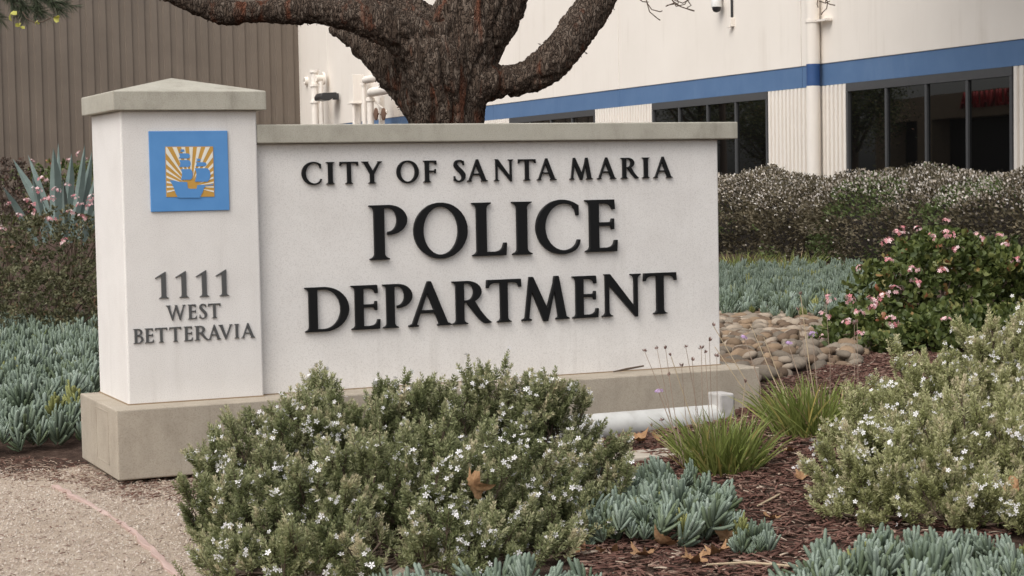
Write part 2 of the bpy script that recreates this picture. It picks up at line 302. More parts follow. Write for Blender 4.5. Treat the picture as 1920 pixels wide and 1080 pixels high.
# letter outlines (cap height 1) and where each line of lettering stands: base height, cap height, (letter, x, width)
GLY = {"I":[0.342,[[[0.003,0.002],[0.332,0.0],[0.342,0.005],[0.34,0.023],[0.304,0.039],[0.276,0.063],[0.263,0.089],[0.258,0.114],[0.259,0.892],[0.269,0.927],[0.28,0.942],[0.304,0.961],[0.341,0.979],[0.339,0.998],[0.01,1.0],[0.0,0.995],[0.002,0.977],[0.041,0.96],[0.063,0.943],[0.079,0.914],[0.083,0.889],[0.083,0.105],[0.078,0.083],[0.061,0.055],[0.041,0.04],[0.001,0.021]]]],"T":[0.841,[[[0.251,0.002],[0.584,0.0],[0.594,0.005],[0.591,0.023],[0.552,0.039],[0.529,0.058],[0.514,0.083],[0.507,0.111],[0.508,0.92],[0.518,0.925],[0.649,0.925],[0.705,0.914],[0.734,0.902],[0.757,0.883],[0.776,0.852],[0.789,0.811],[0.834,0.81],[0.84,0.814],[0.841,0.823],[0.832,0.992],[0.828,0.998],[0.596,1.0],[0.021,1.0],[0.011,0.995],[0.001,0.858],[0.0,0.814],[0.005,0.81],[0.052,0.811],[0.063,0.845],[0.082,0.88],[0.109,0.902],[0.137,0.914],[0.196,0.925],[0.321,0.925],[0.328,0.923],[0.332,0.917],[0.332,0.102],[0.323,0.073],[0.309,0.053],[0.284,0.036],[0.249,0.021]]]],"E":[0.611,[[[0.003,0.002],[0.585,-0.0],[0.598,0.005],[0.611,0.208],[0.61,0.215],[0.604,0.219],[0.557,0.216],[0.539,0.152],[0.526,0.13],[0.498,0.102],[0.466,0.086],[0.41,0.075],[0.269,0.075],[0.262,0.077],[0.259,0.083],[0.259,0.489],[0.269,0.494],[0.482,0.494],[0.492,0.483],[0.504,0.429],[0.51,0.425],[0.544,0.426],[0.549,0.436],[0.548,0.63],[0.541,0.634],[0.506,0.633],[0.491,0.573],[0.482,0.566],[0.266,0.566],[0.259,0.57],[0.258,0.583],[0.26,0.921],[0.269,0.925],[0.372,0.925],[0.429,0.914],[0.457,0.902],[0.48,0.883],[0.5,0.852],[0.512,0.811],[0.56,0.81],[0.564,0.817],[0.565,0.848],[0.554,0.996],[0.541,1.0],[0.013,1.0],[0.0,0.995],[0.002,0.977],[0.041,0.96],[0.063,0.943],[0.079,0.914],[0.083,0.889],[0.083,0.105],[0.078,0.083],[0.061,0.055],[0.041,0.04],[0.001,0.021]]]],"F":[0.59,[[[0.003,0.002],[0.332,0.0],[0.342,0.005],[0.34,0.023],[0.304,0.039],[0.277,0.061],[0.259,0.105],[0.258,0.464],[0.262,0.473],[0.494,0.474],[0.501,0.467],[0.513,0.411],[0.529,0.406],[0.551,0.406],[0.557,0.411],[0.558,0.605],[0.554,0.615],[0.516,0.613],[0.5,0.552],[0.491,0.544],[0.269,0.544],[0.259,0.548],[0.259,0.917],[0.266,0.925],[0.341,0.925],[0.426,0.921],[0.476,0.905],[0.499,0.889],[0.517,0.867],[0.537,0.811],[0.585,0.81],[0.589,0.817],[0.59,0.845],[0.583,0.948],[0.58,0.992],[0.572,1.0],[0.01,1.0],[0.0,0.995],[0.002,0.977],[0.041,0.96],[0.063,0.943],[0.079,0.914],[0.083,0.889],[0.083,0.105],[0.078,0.083],[0.061,0.055],[0.041,0.04],[0.001,0.021]]]],"L":[0.621,[[[0.003,0.002],[0.594,-0.0],[0.607,0.005],[0.621,0.217],[0.62,0.236],[0.613,0.24],[0.572,0.24],[0.566,0.237],[0.557,0.189],[0.539,0.142],[0.511,0.108],[0.482,0.089],[0.419,0.075],[0.269,0.075],[0.259,0.08],[0.258,0.642],[0.26,0.898],[0.277,0.939],[0.304,0.961],[0.34,0.977],[0.341,0.996],[0.332,1.0],[0.013,1.0],[0.0,0.995],[0.002,0.977],[0.041,0.96],[0.063,0.943],[0.079,0.914],[0.083,0.889],[0.083,0.105],[0.078,0.083],[0.061,0.055],[0.041,0.04],[0.001,0.021]]]],"O":[1.059,[[[0.475,-0.017],[0.576,-0.019],[0.679,0.001],[0.726,0.017],[0.787,0.045],[0.873,0.103],[0.94,0.17],[0.999,0.258],[1.036,0.345],[1.049,0.395],[1.059,0.458],[1.055,0.57],[1.036,0.655],[0.997,0.745],[0.94,0.83],[0.873,0.897],[0.787,0.955],[0.726,0.983],[0.679,0.999],[0.584,1.017],[0.482,1.019],[0.379,0.999],[0.311,0.974],[0.27,0.954],[0.182,0.893],[0.109,0.817],[0.053,0.73],[0.019,0.642],[0.0,0.536],[0.003,0.436],[0.022,0.348],[0.055,0.267],[0.079,0.227],[0.122,0.167],[0.182,0.107],[0.273,0.045],[0.311,0.026],[0.379,0.001]],[[0.492,0.057],[0.432,0.073],[0.367,0.107],[0.303,0.164],[0.263,0.217],[0.24,0.258],[0.219,0.305],[0.194,0.392],[0.184,0.477],[0.187,0.561],[0.201,0.636],[0.226,0.711],[0.263,0.783],[0.304,0.837],[0.366,0.892],[0.417,0.921],[0.461,0.936],[0.495,0.943],[0.567,0.943],[0.636,0.924],[0.701,0.886],[0.761,0.831],[0.792,0.789],[0.828,0.723],[0.852,0.661],[0.871,0.567],[0.874,0.464],[0.865,0.392],[0.842,0.311],[0.811,0.242],[0.759,0.167],[0.702,0.114],[0.636,0.076],[0.564,0.057]]]],"D":[0.917,[[[0.002,0.002],[0.428,0.0],[0.506,0.01],[0.606,0.042],[0.684,0.082],[0.748,0.13],[0.814,0.198],[0.857,0.264],[0.897,0.358],[0.917,0.455],[0.917,0.548],[0.894,0.652],[0.854,0.742],[0.798,0.82],[0.722,0.892],[0.669,0.927],[0.606,0.958],[0.544,0.98],[0.466,0.996],[0.428,1.0],[0.013,1.0],[0.0,0.996],[0.002,0.977],[0.041,0.96],[0.062,0.943],[0.079,0.914],[0.083,0.889],[0.083,0.105],[0.077,0.083],[0.06,0.055],[0.041,0.04],[0.0,0.021]],[[0.262,0.06],[0.258,0.073],[0.259,0.936],[0.269,0.941],[0.409,0.941],[0.472,0.93],[0.503,0.919],[0.559,0.89],[0.589,0.867],[0.627,0.83],[0.663,0.783],[0.707,0.698],[0.732,0.614],[0.742,0.552],[0.742,0.452],[0.736,0.405],[0.722,0.348],[0.695,0.273],[0.663,0.217],[0.631,0.175],[0.589,0.133],[0.56,0.111],[0.506,0.082],[0.459,0.067],[0.412,0.059]]]],"P":[0.659,[[[0.004,0.002],[0.333,0.0],[0.343,0.005],[0.341,0.023],[0.305,0.039],[0.278,0.061],[0.264,0.088],[0.259,0.108],[0.259,0.927],[0.263,0.939],[0.333,0.941],[0.355,0.937],[0.383,0.927],[0.411,0.909],[0.44,0.877],[0.462,0.839],[0.484,0.758],[0.481,0.673],[0.466,0.62],[0.454,0.595],[0.428,0.558],[0.408,0.539],[0.377,0.52],[0.323,0.507],[0.319,0.498],[0.317,0.455],[0.323,0.45],[0.355,0.45],[0.405,0.457],[0.47,0.476],[0.508,0.493],[0.561,0.528],[0.603,0.57],[0.64,0.63],[0.656,0.68],[0.659,0.748],[0.652,0.786],[0.627,0.845],[0.586,0.9],[0.545,0.933],[0.505,0.959],[0.47,0.974],[0.405,0.993],[0.355,1.0],[0.004,0.998],[0.0,0.989],[0.003,0.977],[0.042,0.96],[0.065,0.942],[0.08,0.914],[0.084,0.889],[0.084,0.105],[0.079,0.083],[0.062,0.055],[0.042,0.04],[0.002,0.021]]]],"R":[0.859,[[[0.72,-0.005],[0.854,0.001],[0.859,0.008],[0.858,0.03],[0.812,0.067],[0.765,0.114],[0.695,0.201],[0.613,0.32],[0.505,0.511],[0.491,0.523],[0.542,0.554],[0.586,0.591],[0.617,0.633],[0.642,0.689],[0.65,0.727],[0.646,0.786],[0.63,0.833],[0.599,0.883],[0.558,0.925],[0.517,0.952],[0.454,0.98],[0.404,0.993],[0.354,1.0],[0.004,0.999],[0.0,0.992],[0.003,0.977],[0.039,0.962],[0.058,0.948],[0.08,0.914],[0.084,0.892],[0.084,0.723],[0.084,0.102],[0.077,0.08],[0.062,0.055],[0.04,0.039],[0.003,0.023],[0.001,0.004],[0.014,-0.0],[0.333,0.0],[0.342,0.004],[0.34,0.023],[0.304,0.039],[0.276,0.063],[0.263,0.089],[0.259,0.111],[0.259,0.483],[0.267,0.49],[0.329,0.491],[0.339,0.486],[0.342,0.458],[0.398,0.37],[0.534,0.177],[0.591,0.108],[0.645,0.05],[0.685,0.017]],[[0.264,0.551],[0.259,0.561],[0.26,0.936],[0.273,0.941],[0.336,0.941],[0.358,0.936],[0.392,0.921],[0.423,0.894],[0.439,0.873],[0.458,0.836],[0.474,0.77],[0.471,0.702],[0.45,0.636],[0.425,0.598],[0.399,0.573],[0.373,0.559],[0.339,0.55]]]],"B":[0.68,[[[0.002,0.002],[0.356,0.0],[0.422,0.01],[0.487,0.029],[0.559,0.067],[0.591,0.091],[0.634,0.138],[0.666,0.198],[0.68,0.267],[0.669,0.333],[0.651,0.377],[0.603,0.438],[0.544,0.483],[0.494,0.508],[0.406,0.536],[0.459,0.557],[0.509,0.585],[0.544,0.616],[0.569,0.645],[0.59,0.68],[0.604,0.723],[0.608,0.783],[0.603,0.809],[0.594,0.839],[0.579,0.87],[0.534,0.925],[0.483,0.961],[0.412,0.99],[0.35,1.0],[0.009,1.0],[0.0,0.996],[0.002,0.977],[0.041,0.96],[0.062,0.943],[0.079,0.914],[0.083,0.889],[0.083,0.105],[0.077,0.083],[0.06,0.055],[0.041,0.04],[0.0,0.021]],[[0.262,0.06],[0.258,0.07],[0.259,0.477],[0.266,0.481],[0.328,0.481],[0.372,0.474],[0.416,0.455],[0.453,0.425],[0.493,0.367],[0.504,0.339],[0.514,0.286],[0.511,0.23],[0.488,0.164],[0.459,0.122],[0.438,0.1],[0.403,0.077],[0.341,0.06]],[[0.262,0.592],[0.258,0.602],[0.259,0.936],[0.269,0.941],[0.353,0.937],[0.378,0.927],[0.412,0.899],[0.444,0.845],[0.457,0.792],[0.457,0.739],[0.45,0.705],[0.437,0.667],[0.4,0.619],[0.362,0.596],[0.341,0.591]]]],"C":[0.899,[[[0.475,-0.017],[0.576,-0.019],[0.639,-0.009],[0.726,0.017],[0.792,0.048],[0.84,0.095],[0.866,0.133],[0.883,0.167],[0.899,0.245],[0.876,0.253],[0.842,0.252],[0.818,0.183],[0.783,0.134],[0.726,0.093],[0.658,0.067],[0.605,0.056],[0.533,0.057],[0.47,0.07],[0.405,0.098],[0.342,0.141],[0.294,0.189],[0.245,0.261],[0.22,0.314],[0.194,0.402],[0.184,0.477],[0.188,0.561],[0.204,0.639],[0.232,0.714],[0.28,0.793],[0.342,0.859],[0.408,0.904],[0.47,0.93],[0.536,0.944],[0.608,0.943],[0.658,0.933],[0.711,0.915],[0.756,0.889],[0.761,0.861],[0.798,0.82],[0.825,0.714],[0.833,0.71],[0.864,0.71],[0.869,0.723],[0.869,0.895],[0.864,0.908],[0.764,0.967],[0.68,0.999],[0.576,1.019],[0.483,1.019],[0.38,0.999],[0.311,0.974],[0.251,0.943],[0.183,0.893],[0.122,0.833],[0.073,0.764],[0.04,0.698],[0.02,0.642],[0.0,0.533],[0.0,0.467],[0.01,0.398],[0.04,0.302],[0.071,0.239],[0.098,0.198],[0.123,0.166],[0.181,0.108],[0.267,0.048],[0.311,0.026],[0.38,0.001]]]],"A":[0.934,[[[0.004,0.002],[0.205,0.0],[0.214,0.004],[0.213,0.03],[0.18,0.048],[0.177,0.058],[0.255,0.292],[0.261,0.299],[0.27,0.3],[0.573,0.297],[0.661,0.055],[0.658,0.047],[0.627,0.028],[0.625,0.008],[0.63,0.001],[0.931,0.002],[0.934,0.02],[0.93,0.032],[0.873,0.062],[0.855,0.067],[0.85,0.073],[0.715,0.439],[0.499,1.023],[0.489,1.031],[0.425,1.03],[0.414,1.008],[0.083,0.073],[0.078,0.067],[0.004,0.033],[0.0,0.02]],[[0.286,0.37],[0.284,0.377],[0.408,0.746],[0.414,0.749],[0.419,0.739],[0.449,0.655],[0.548,0.373],[0.536,0.369]]]],"V":[0.933,[[[0.439,-0.03],[0.498,-0.031],[0.509,-0.023],[0.848,0.92],[0.856,0.933],[0.912,0.958],[0.933,0.973],[0.933,0.995],[0.926,1.0],[0.729,1.0],[0.72,0.995],[0.721,0.97],[0.751,0.953],[0.755,0.942],[0.514,0.259],[0.508,0.249],[0.504,0.252],[0.271,0.945],[0.271,0.955],[0.298,0.972],[0.298,0.996],[0.289,1.0],[0.011,1.0],[0.003,0.998],[0.0,0.992],[0.0,0.973],[0.004,0.967],[0.079,0.933],[0.084,0.927],[0.417,0.023]]]],"Y":[0.893,[[[0.279,0.002],[0.608,0.0],[0.618,0.005],[0.615,0.023],[0.573,0.042],[0.55,0.064],[0.535,0.102],[0.535,0.42],[0.799,0.927],[0.805,0.933],[0.83,0.937],[0.889,0.967],[0.893,0.973],[0.893,0.992],[0.89,0.998],[0.883,1.0],[0.691,0.998],[0.688,0.973],[0.714,0.955],[0.714,0.947],[0.536,0.661],[0.486,0.58],[0.48,0.577],[0.476,0.58],[0.277,0.948],[0.278,0.958],[0.299,0.973],[0.296,0.998],[0.011,1.0],[0.001,0.995],[0.0,0.977],[0.005,0.967],[0.064,0.937],[0.089,0.933],[0.094,0.927],[0.358,0.42],[0.359,0.102],[0.346,0.067],[0.326,0.047],[0.276,0.021]]]],"N":[0.934,[[[0.794,-0.03],[0.844,-0.031],[0.851,-0.023],[0.852,0.895],[0.871,0.939],[0.897,0.961],[0.933,0.977],[0.934,0.996],[0.925,1.0],[0.691,1.0],[0.683,0.998],[0.68,0.992],[0.683,0.977],[0.722,0.961],[0.745,0.942],[0.758,0.92],[0.767,0.892],[0.767,0.242],[0.762,0.228],[0.201,1.008],[0.188,1.019],[0.141,1.019],[0.059,1.019],[0.051,1.014],[0.079,0.983],[0.083,0.973],[0.083,0.108],[0.078,0.088],[0.064,0.061],[0.037,0.039],[0.002,0.023],[0.0,0.004],[0.009,0.0],[0.244,0.0],[0.251,0.002],[0.254,0.008],[0.251,0.023],[0.212,0.039],[0.189,0.058],[0.176,0.08],[0.168,0.108],[0.167,0.733],[0.172,0.745]]]],"M":[1.096,[[[0.499,-0.03],[0.588,-0.031],[0.599,-0.023],[0.757,0.668],[0.764,0.648],[0.836,0.07],[0.832,0.054],[0.786,0.03],[0.784,0.005],[0.794,0.0],[1.085,0.0],[1.092,0.002],[1.096,0.008],[1.096,0.023],[1.091,0.032],[1.041,0.057],[1.025,0.07],[0.864,0.992],[0.854,1.03],[0.766,1.031],[0.756,1.023],[0.734,0.911],[0.735,0.873],[0.729,0.848],[0.592,0.333],[0.582,0.301],[0.574,0.305],[0.27,1.023],[0.263,1.03],[0.254,1.031],[0.185,1.031],[0.177,1.023],[0.179,1.005],[0.077,0.083],[0.069,0.066],[0.002,0.03],[0.0,0.005],[0.013,-0.0],[0.213,0.0],[0.223,0.005],[0.224,0.023],[0.22,0.033],[0.169,0.059],[0.165,0.07],[0.231,0.673],[0.238,0.687]]]],"W":[1.319,[[[0.397,-0.03],[0.461,-0.031],[0.471,-0.023],[0.651,0.752],[0.658,0.767],[0.671,0.739],[0.907,-0.023],[0.917,-0.031],[0.973,-0.031],[0.98,-0.026],[0.986,-0.005],[1.229,0.923],[1.236,0.933],[1.252,0.937],[1.314,0.968],[1.319,0.977],[1.318,0.995],[1.305,1.0],[1.111,1.0],[1.101,0.995],[1.103,0.97],[1.145,0.947],[1.149,0.936],[0.939,0.281],[0.933,0.266],[0.925,0.277],[0.777,0.945],[0.762,0.998],[0.602,1.0],[0.592,0.995],[0.618,0.902],[0.43,0.314],[0.411,0.266],[0.401,0.295],[0.26,0.93],[0.264,0.944],[0.31,0.97],[0.312,0.995],[0.302,1.0],[0.005,0.999],[0.0,0.986],[0.005,0.968],[0.067,0.937],[0.086,0.934],[0.093,0.927],[0.376,0.027]]]],"1":[0.443,[[[0.119,0.002],[0.433,0.0],[0.44,0.002],[0.443,0.008],[0.44,0.023],[0.405,0.039],[0.378,0.061],[0.364,0.088],[0.359,0.108],[0.359,0.992],[0.351,1.0],[0.336,0.997],[0.226,0.927],[0.011,0.787],[0.0,0.773],[0.001,0.757],[0.02,0.751],[0.189,0.835],[0.197,0.836],[0.2,0.83],[0.2,0.105],[0.191,0.077],[0.18,0.059],[0.161,0.042],[0.117,0.021]]]],"S":[0.522,[[[0.191,-0.011],[0.252,-0.012],[0.321,0.001],[0.393,0.032],[0.433,0.06],[0.465,0.092],[0.496,0.148],[0.513,0.202],[0.522,0.273],[0.512,0.358],[0.498,0.395],[0.474,0.439],[0.39,0.547],[0.244,0.692],[0.198,0.745],[0.161,0.798],[0.157,0.82],[0.16,0.852],[0.169,0.877],[0.182,0.898],[0.196,0.911],[0.224,0.927],[0.255,0.937],[0.293,0.937],[0.33,0.927],[0.352,0.915],[0.369,0.898],[0.406,0.845],[0.415,0.763],[0.421,0.76],[0.452,0.759],[0.462,0.764],[0.457,0.836],[0.463,0.861],[0.454,0.886],[0.45,0.952],[0.446,0.965],[0.436,0.969],[0.399,0.967],[0.371,0.986],[0.343,0.999],[0.308,1.009],[0.261,1.016],[0.227,1.015],[0.165,1.005],[0.115,0.987],[0.083,0.965],[0.052,0.93],[0.033,0.898],[0.014,0.855],[0.004,0.808],[0.004,0.764],[0.011,0.73],[0.022,0.698],[0.055,0.636],[0.126,0.536],[0.233,0.422],[0.299,0.343],[0.329,0.298],[0.343,0.255],[0.35,0.202],[0.347,0.164],[0.337,0.136],[0.321,0.111],[0.296,0.085],[0.271,0.069],[0.246,0.063],[0.205,0.063],[0.155,0.076],[0.116,0.105],[0.071,0.158],[0.061,0.265],[0.055,0.269],[0.024,0.269],[0.014,0.264],[0.0,0.061],[0.065,0.034],[0.077,0.044],[0.124,0.008],[0.158,-0.005]]]]}
LINES = {"city":[1.636,0.133,[["C",1.082,0.125],["I",1.232,0.059],["T",1.32,0.118],["Y",1.46,0.13],["O",1.683,0.144],["F",1.856,0.088],["S",2.057,0.079],["A",2.146,0.139],["N",2.327,0.132],["T",2.492,0.121],["A",2.62,0.137],["M",2.843,0.173],["A",3.042,0.137],["R",3.21,0.133],["I",3.362,0.064],["A",3.449,0.14]]],"police":[1.174,0.331,[["P",1.497,0.244],["O",1.784,0.354],["L",2.168,0.235],["I",2.434,0.148],["C",2.604,0.308],["E",2.945,0.235]]],"dept":[0.757,0.267,[["D",1.076,0.284],["E",1.371,0.184],["P",1.573,0.192],["A",1.737,0.284],["R",2.025,0.265],["T",2.258,0.237],["M",2.486,0.351],["E",2.85,0.185],["N",3.056,0.29],["T",3.361,0.242]]],"num":[1.0,0.154,[["1",0.171,0.079],["1",0.29,0.077],["1",0.409,0.079],["1",0.526,0.081]]],"west":[0.874,0.085,[["W",0.23,0.115],["E",0.357,0.053],["S",0.425,0.046],["T",0.477,0.075]]],"bett":[0.749,0.084,[["B",0.037,0.059],["E",0.103,0.052],["T",0.163,0.071],["T",0.246,0.07],["E",0.33,0.053],["R",0.393,0.084],["A",0.473,0.077],["V",0.536,0.084],["I",0.63,0.03],["A",0.671,0.084]]]}
stucco = surf('stucco', [(.25, (.69, .657, .628)), (.55, (.748, .717, .688)), (.8, (.775, .745, .717))], 3., .9, .55, 170., .004, .15, fine=[(.3, (.80, .79, .78)), (.5, (1, 1, 1))])
concrete = surf('cast_concrete', [(.25, (.34, .315, .265)), (.5, (.42, .395, .335)), (.8, (.47, .445, .385))], 5., .92, .5, 150., .004, .15, fine=[(.3, (.78, .77, .75)), (.52, (1, 1, 1))])
plinth_m = surf('plinth_concrete', [(.25, (.335, .29, .235)), (.5, (.405, .352, .285)), (.8, (.44, .39, .32))], 5., .92, .5, 150., .004, .15, fine=[(.3, (.78, .77, .75)), (.52, (1, 1, 1))])
blackp = plain('black_letter_paint', (.006, .006, .0065), .5, .25)
greyp = plain('grey_letter_metal', (.085, .085, .085), .42, .5)
blue_pl = surf('plaque_blue', [(.3, (.085, .25, .54)), (.7, (.105, .28, .58))], 9., .35, 0, spec=.5)
orange_pl = plain('plaque_orange', (.56, .31, .065), .45)
white_pl = plain('plaque_white', (.80, .77, .68), .45)
cream = surf('cream_paint', [(.3, (.785, .725, .655)), (.7, (.835, .775, .705))], .5, .75, .15, 60., .003, .2)
stripe_m = surf('blue_paint', [(.3, (.085, .158, .295)), (.7, (.105, .185, .33))], 1.5, .6, .1, 60., .003, .3)
pipe_blue = plain('blue_pipe_paint', (.035, .09, .24), .5)
brown_m = surf('brown_sheet_metal', [(.3, (.146, .117, .092)), (.7, (.178, .143, .113))], .7, .5, 0, spec=.4)
frame_m = plain('dark_window_frame', (.07, .07, .072), .5, .4)
white_pv = plain('white_plastic', (.74, .73, .70), .4, .4)
dark_pl = plain('dark_plastic', (.03, .03, .032), .35, .5)
rust_m = plain('rusty_iron', (.16, .09, .06), .8)
pink_wood = surf('weathered_pink_board', [(.3, (.42, .30, .26)), (.7, (.56, .42, .375))], 14., .9, .6, 60., .01, .1, stretch=(1, .15, 1))
tan_m = plain('tan_stucco', (.46, .36, .25), .9, .2)
red_m = plain('red_sign_paint', (.55, .03, .03), .5)
asphalt = plain('asphalt', (.05, .05, .05), .9)
soil = surf('mulch_soil', [(.3, (.045, .028, .022)), (.55, (.085, .055, .042)), (.75, (.14, .10, .08))], 16., .95, 1., 90., .02, .1)
gravel = surf('decomposed_granite', [(.28, (.30, .235, .18)), (.5, (.41, .333, .262)), (.72, (.49, .41, .33))], 7., .95, .8, 130., .008, .1, fine=[(.32, (.62, .59, .56)), (.5, (1, 1, 1)), (.72, (1.12, 1.12, 1.12))])
# dark tinted window glass, slightly wavy
m, t, b = nodes('tinted_glass')
b.inputs['Base Color'].default_value = (.004, .004, .004, 1)
b.inputs['Roughness'].default_value = .015
b.inputs['Specular IOR Level'].default_value = .85
g_ = t.nodes.new('ShaderNodeNewGeometry')
n_ = N_(t, 'ShaderNodeTexNoise', Scale=.9, Detail=1.)
bp_ = N_(t, 'ShaderNodeBump', Strength=.012, Distance=.05)
t.links.new(g_.outputs['Position'], n_.inputs['Vector']); t.links.new(n_.outputs[0], bp_.inputs['Height']); t.links.new(bp_.outputs[0], b.inputs['Normal'])
glass = m
# pine bark: dark scaly plates with rusty fissures
m, t, b = nodes('pine_bark')
g_ = t.nodes.new('ShaderNodeNewGeometry')
mp = N_(t, 'ShaderNodeMapping'); mp.inputs['Scale'].default_value = (1, 1, .3)
t.links.new(g_.outputs['Position'], mp.inputs['Vector'])
wn = N_(t, 'ShaderNodeTexNoise', Scale=9., Detail=3.)
t.links.new(mp.outputs[0], wn.inputs['Vector'])
wm = N_(t, 'ShaderNodeVectorMath', operation='MULTIPLY_ADD'); wm.inputs[1].default_value = (.16, .16, .16)
t.links.new(wn.outputs['Color'], wm.inputs[0]); t.links.new(mp.outputs[0], wm.inputs[2])
vo = N_(t, 'ShaderNodeTexVoronoi', Scale=30.); vo.feature = 'DISTANCE_TO_EDGE'
t.links.new(wm.outputs[0], vo.inputs['Vector'])
vc = N_(t, 'ShaderNodeTexVoronoi', Scale=30.)
t.links.new(wm.outputs[0], vc.inputs['Vector'])
plates = ramp(t, vc.outputs['Color'], [(.1, (.078, .056, .042)), (.5, (.115, .086, .066)), (.9, (.175, .142, .115))])
edge = ramp(t, vo.outputs['Distance'], [(0., (0, 0, 0)), (.10, (1, 1, 1))])
fn = N_(t, 'ShaderNodeTexNoise', Scale=70., Detail=5.)
t.links.new(g_.outputs['Position'], fn.inputs['Vector'])
c1 = mixc(t, edge, (.042, .030, .023), plates)
c1 = mixc(t, .8, c1, ramp(t, fn.outputs[0], [(.3, (.55, .52, .5)), (.65, (1.15, 1.12, 1.1))]), 'MULTIPLY')
rn = N_(t, 'ShaderNodeTexNoise', Scale=1., Detail=5., Roughness=.55)
mp2 = N_(t, 'ShaderNodeMapping'); mp2.inputs['Scale'].default_value = (7., 7., 1.0)
t.links.new(g_.outputs['Position'], mp2.inputs['Vector']); t.links.new(mp2.outputs[0], rn.inputs['Vector'])
c1 = mixc(t, ramp(t, rn.outputs[0], [(.56, (0, 0, 0)), (.68, (.85, .85, .85))]), c1, (.15, .055, .030))
t.links.new(c1, b.inputs['Base Color'])
b.inputs['Roughness'].default_value = .9; b.inputs['Specular IOR Level'].default_value = .15
hm = mixc(t, .35, ramp(t, vo.outputs['Distance'], [(0., (0, 0, 0)), (.16, (.8, .8, .8)), (.5, (1, 1, 1))]), fn.outputs[0])
bp_ = N_(t, 'ShaderNodeBump', Strength=1., Distance=.03)
t.links.new(hm, bp_.inputs['Height']); t.links.new(bp_.outputs[0], b.inputs['Normal'])
bark = m
twig_m = plain('brown_twig', (.10, .07, .05), .9)
dark_twig = plain('dark_twig', (.035, .028, .022), .9)
dry_m = leafmat('dry_stalk', [(0, (.42, .33, .22)), (1, (.58, .48, .34))], .8, 0)
west_m = leafmat('rosemary_leaf', [(0, (.074, .090, .036)), (.38, (.185, .205, .088)), (.72, (.36, .37, .20)), (1, (.54, .47, .31))], .55, .2)
west2_m = leafmat('pale_rosemary_leaf', [(0, (.145, .155, .055)), (.35, (.30, .31, .13)), (.7, (.48, .475, .26)), (1, (.58, .50, .34))], .55, .2)
white_fl = leafmat('white_petal', [(0, (.62, .60, .60)), (1, (.84, .83, .83))], .6, .15)
cream_fl = leafmat('cream_petal', [(0, (.42, .35, .28)), (.5, (.66, .59, .52)), (1, (.80, .76, .72))], .7, .15)
pink_fl = leafmat('pink_petal', [(0, (.66, .22, .25)), (.45, (.78, .42, .44)), (1, (.86, .72, .70))], .6, .15)
lilac_fl = leafmat('lilac_petal', [(0, (.42, .25, .50)), (1, (.62, .45, .68))], .6, .15)
haw_m = leafmat('hawthorn_leaf', [(0, (.040, .058, .016)), (.5, (.092, .118, .032)), (.84, (.165, .18, .056)), (.95, (.22, .19, .06)), (1, (.28, .11, .055))], .45, .15, .35)
scrub_m = leafmat('scrub_leaf', [(0, (.055, .056, .026)), (.5, (.115, .115, .055)), (.8, (.185, .17, .095)), (1, (.22, .13, .08))], .55, .2)
hedge_m = leafmat('hedge_leaf', [(0, (.060, .052, .028)), (.45, (.140, .118, .072)), (.8, (.24, .20, .135)), (.9, (.24, .19, .115)), (1, (.13, .17, .062))], .55, .2)
senecio_m = leafmat('blue_succulent', [(0, (.090, .115, .050)), (.3, (.125, .160, .115)), (.7, (.175, .220, .188)), (.93, (.24, .285, .25)), (1, (.20, .21, .08))], .6, 0, .2)
grass_m = leafmat('strap_leaf', [(0, (.10, .13, .030)), (.5, (.20, .24, .062)), (.82, (.32, .34, .12)), (.93, (.46, .38, .12)), (1, (.40, .29, .17))], .45, .25)
agave_m = surf('agave_leaf', [(.3, (.135, .18, .165)), (.7, (.20, .25, .23))], 6., .55, .1, 50.)
needle_m = leafmat('pine_needle', [(0, (.025, .036, .018)), (1, (.06, .075, .035))], .5, .1)
chip_m = leafmat('bark_chip', [(0, (.075, .038, .030)), (.5, (.155, .080, .062)), (.78, (.235, .155, .12)), (1, (.46, .37, .29))], .9, 0, .15)
peb_m = leafmat('grit', [(0, (.22, .165, .13)), (.5, (.41, .335, .275)), (1, (.58, .51, .44))], .9, 0, .15)
dleaf_m = surf('dry_leaf', [(.25, (.17, .085, .04)), (.5, (.30, .17, .085)), (.8, (.40, .26, .15))], 20., .7, .5, 90., .01)
stone_mats = [surf('cobble_' + n, [(.3, tuple(x * .75 for x in c)), (.6, c), (.8, tuple(min(1, x * 1.2) for x in c))], 9., .8, .4, 60., .006)
              for n, c in (('grey', (.185, .155, .122)), ('tan', (.225, .16, .105)), ('brown', (.155, .108, .074)), ('pale', (.285, .235, .185)))]

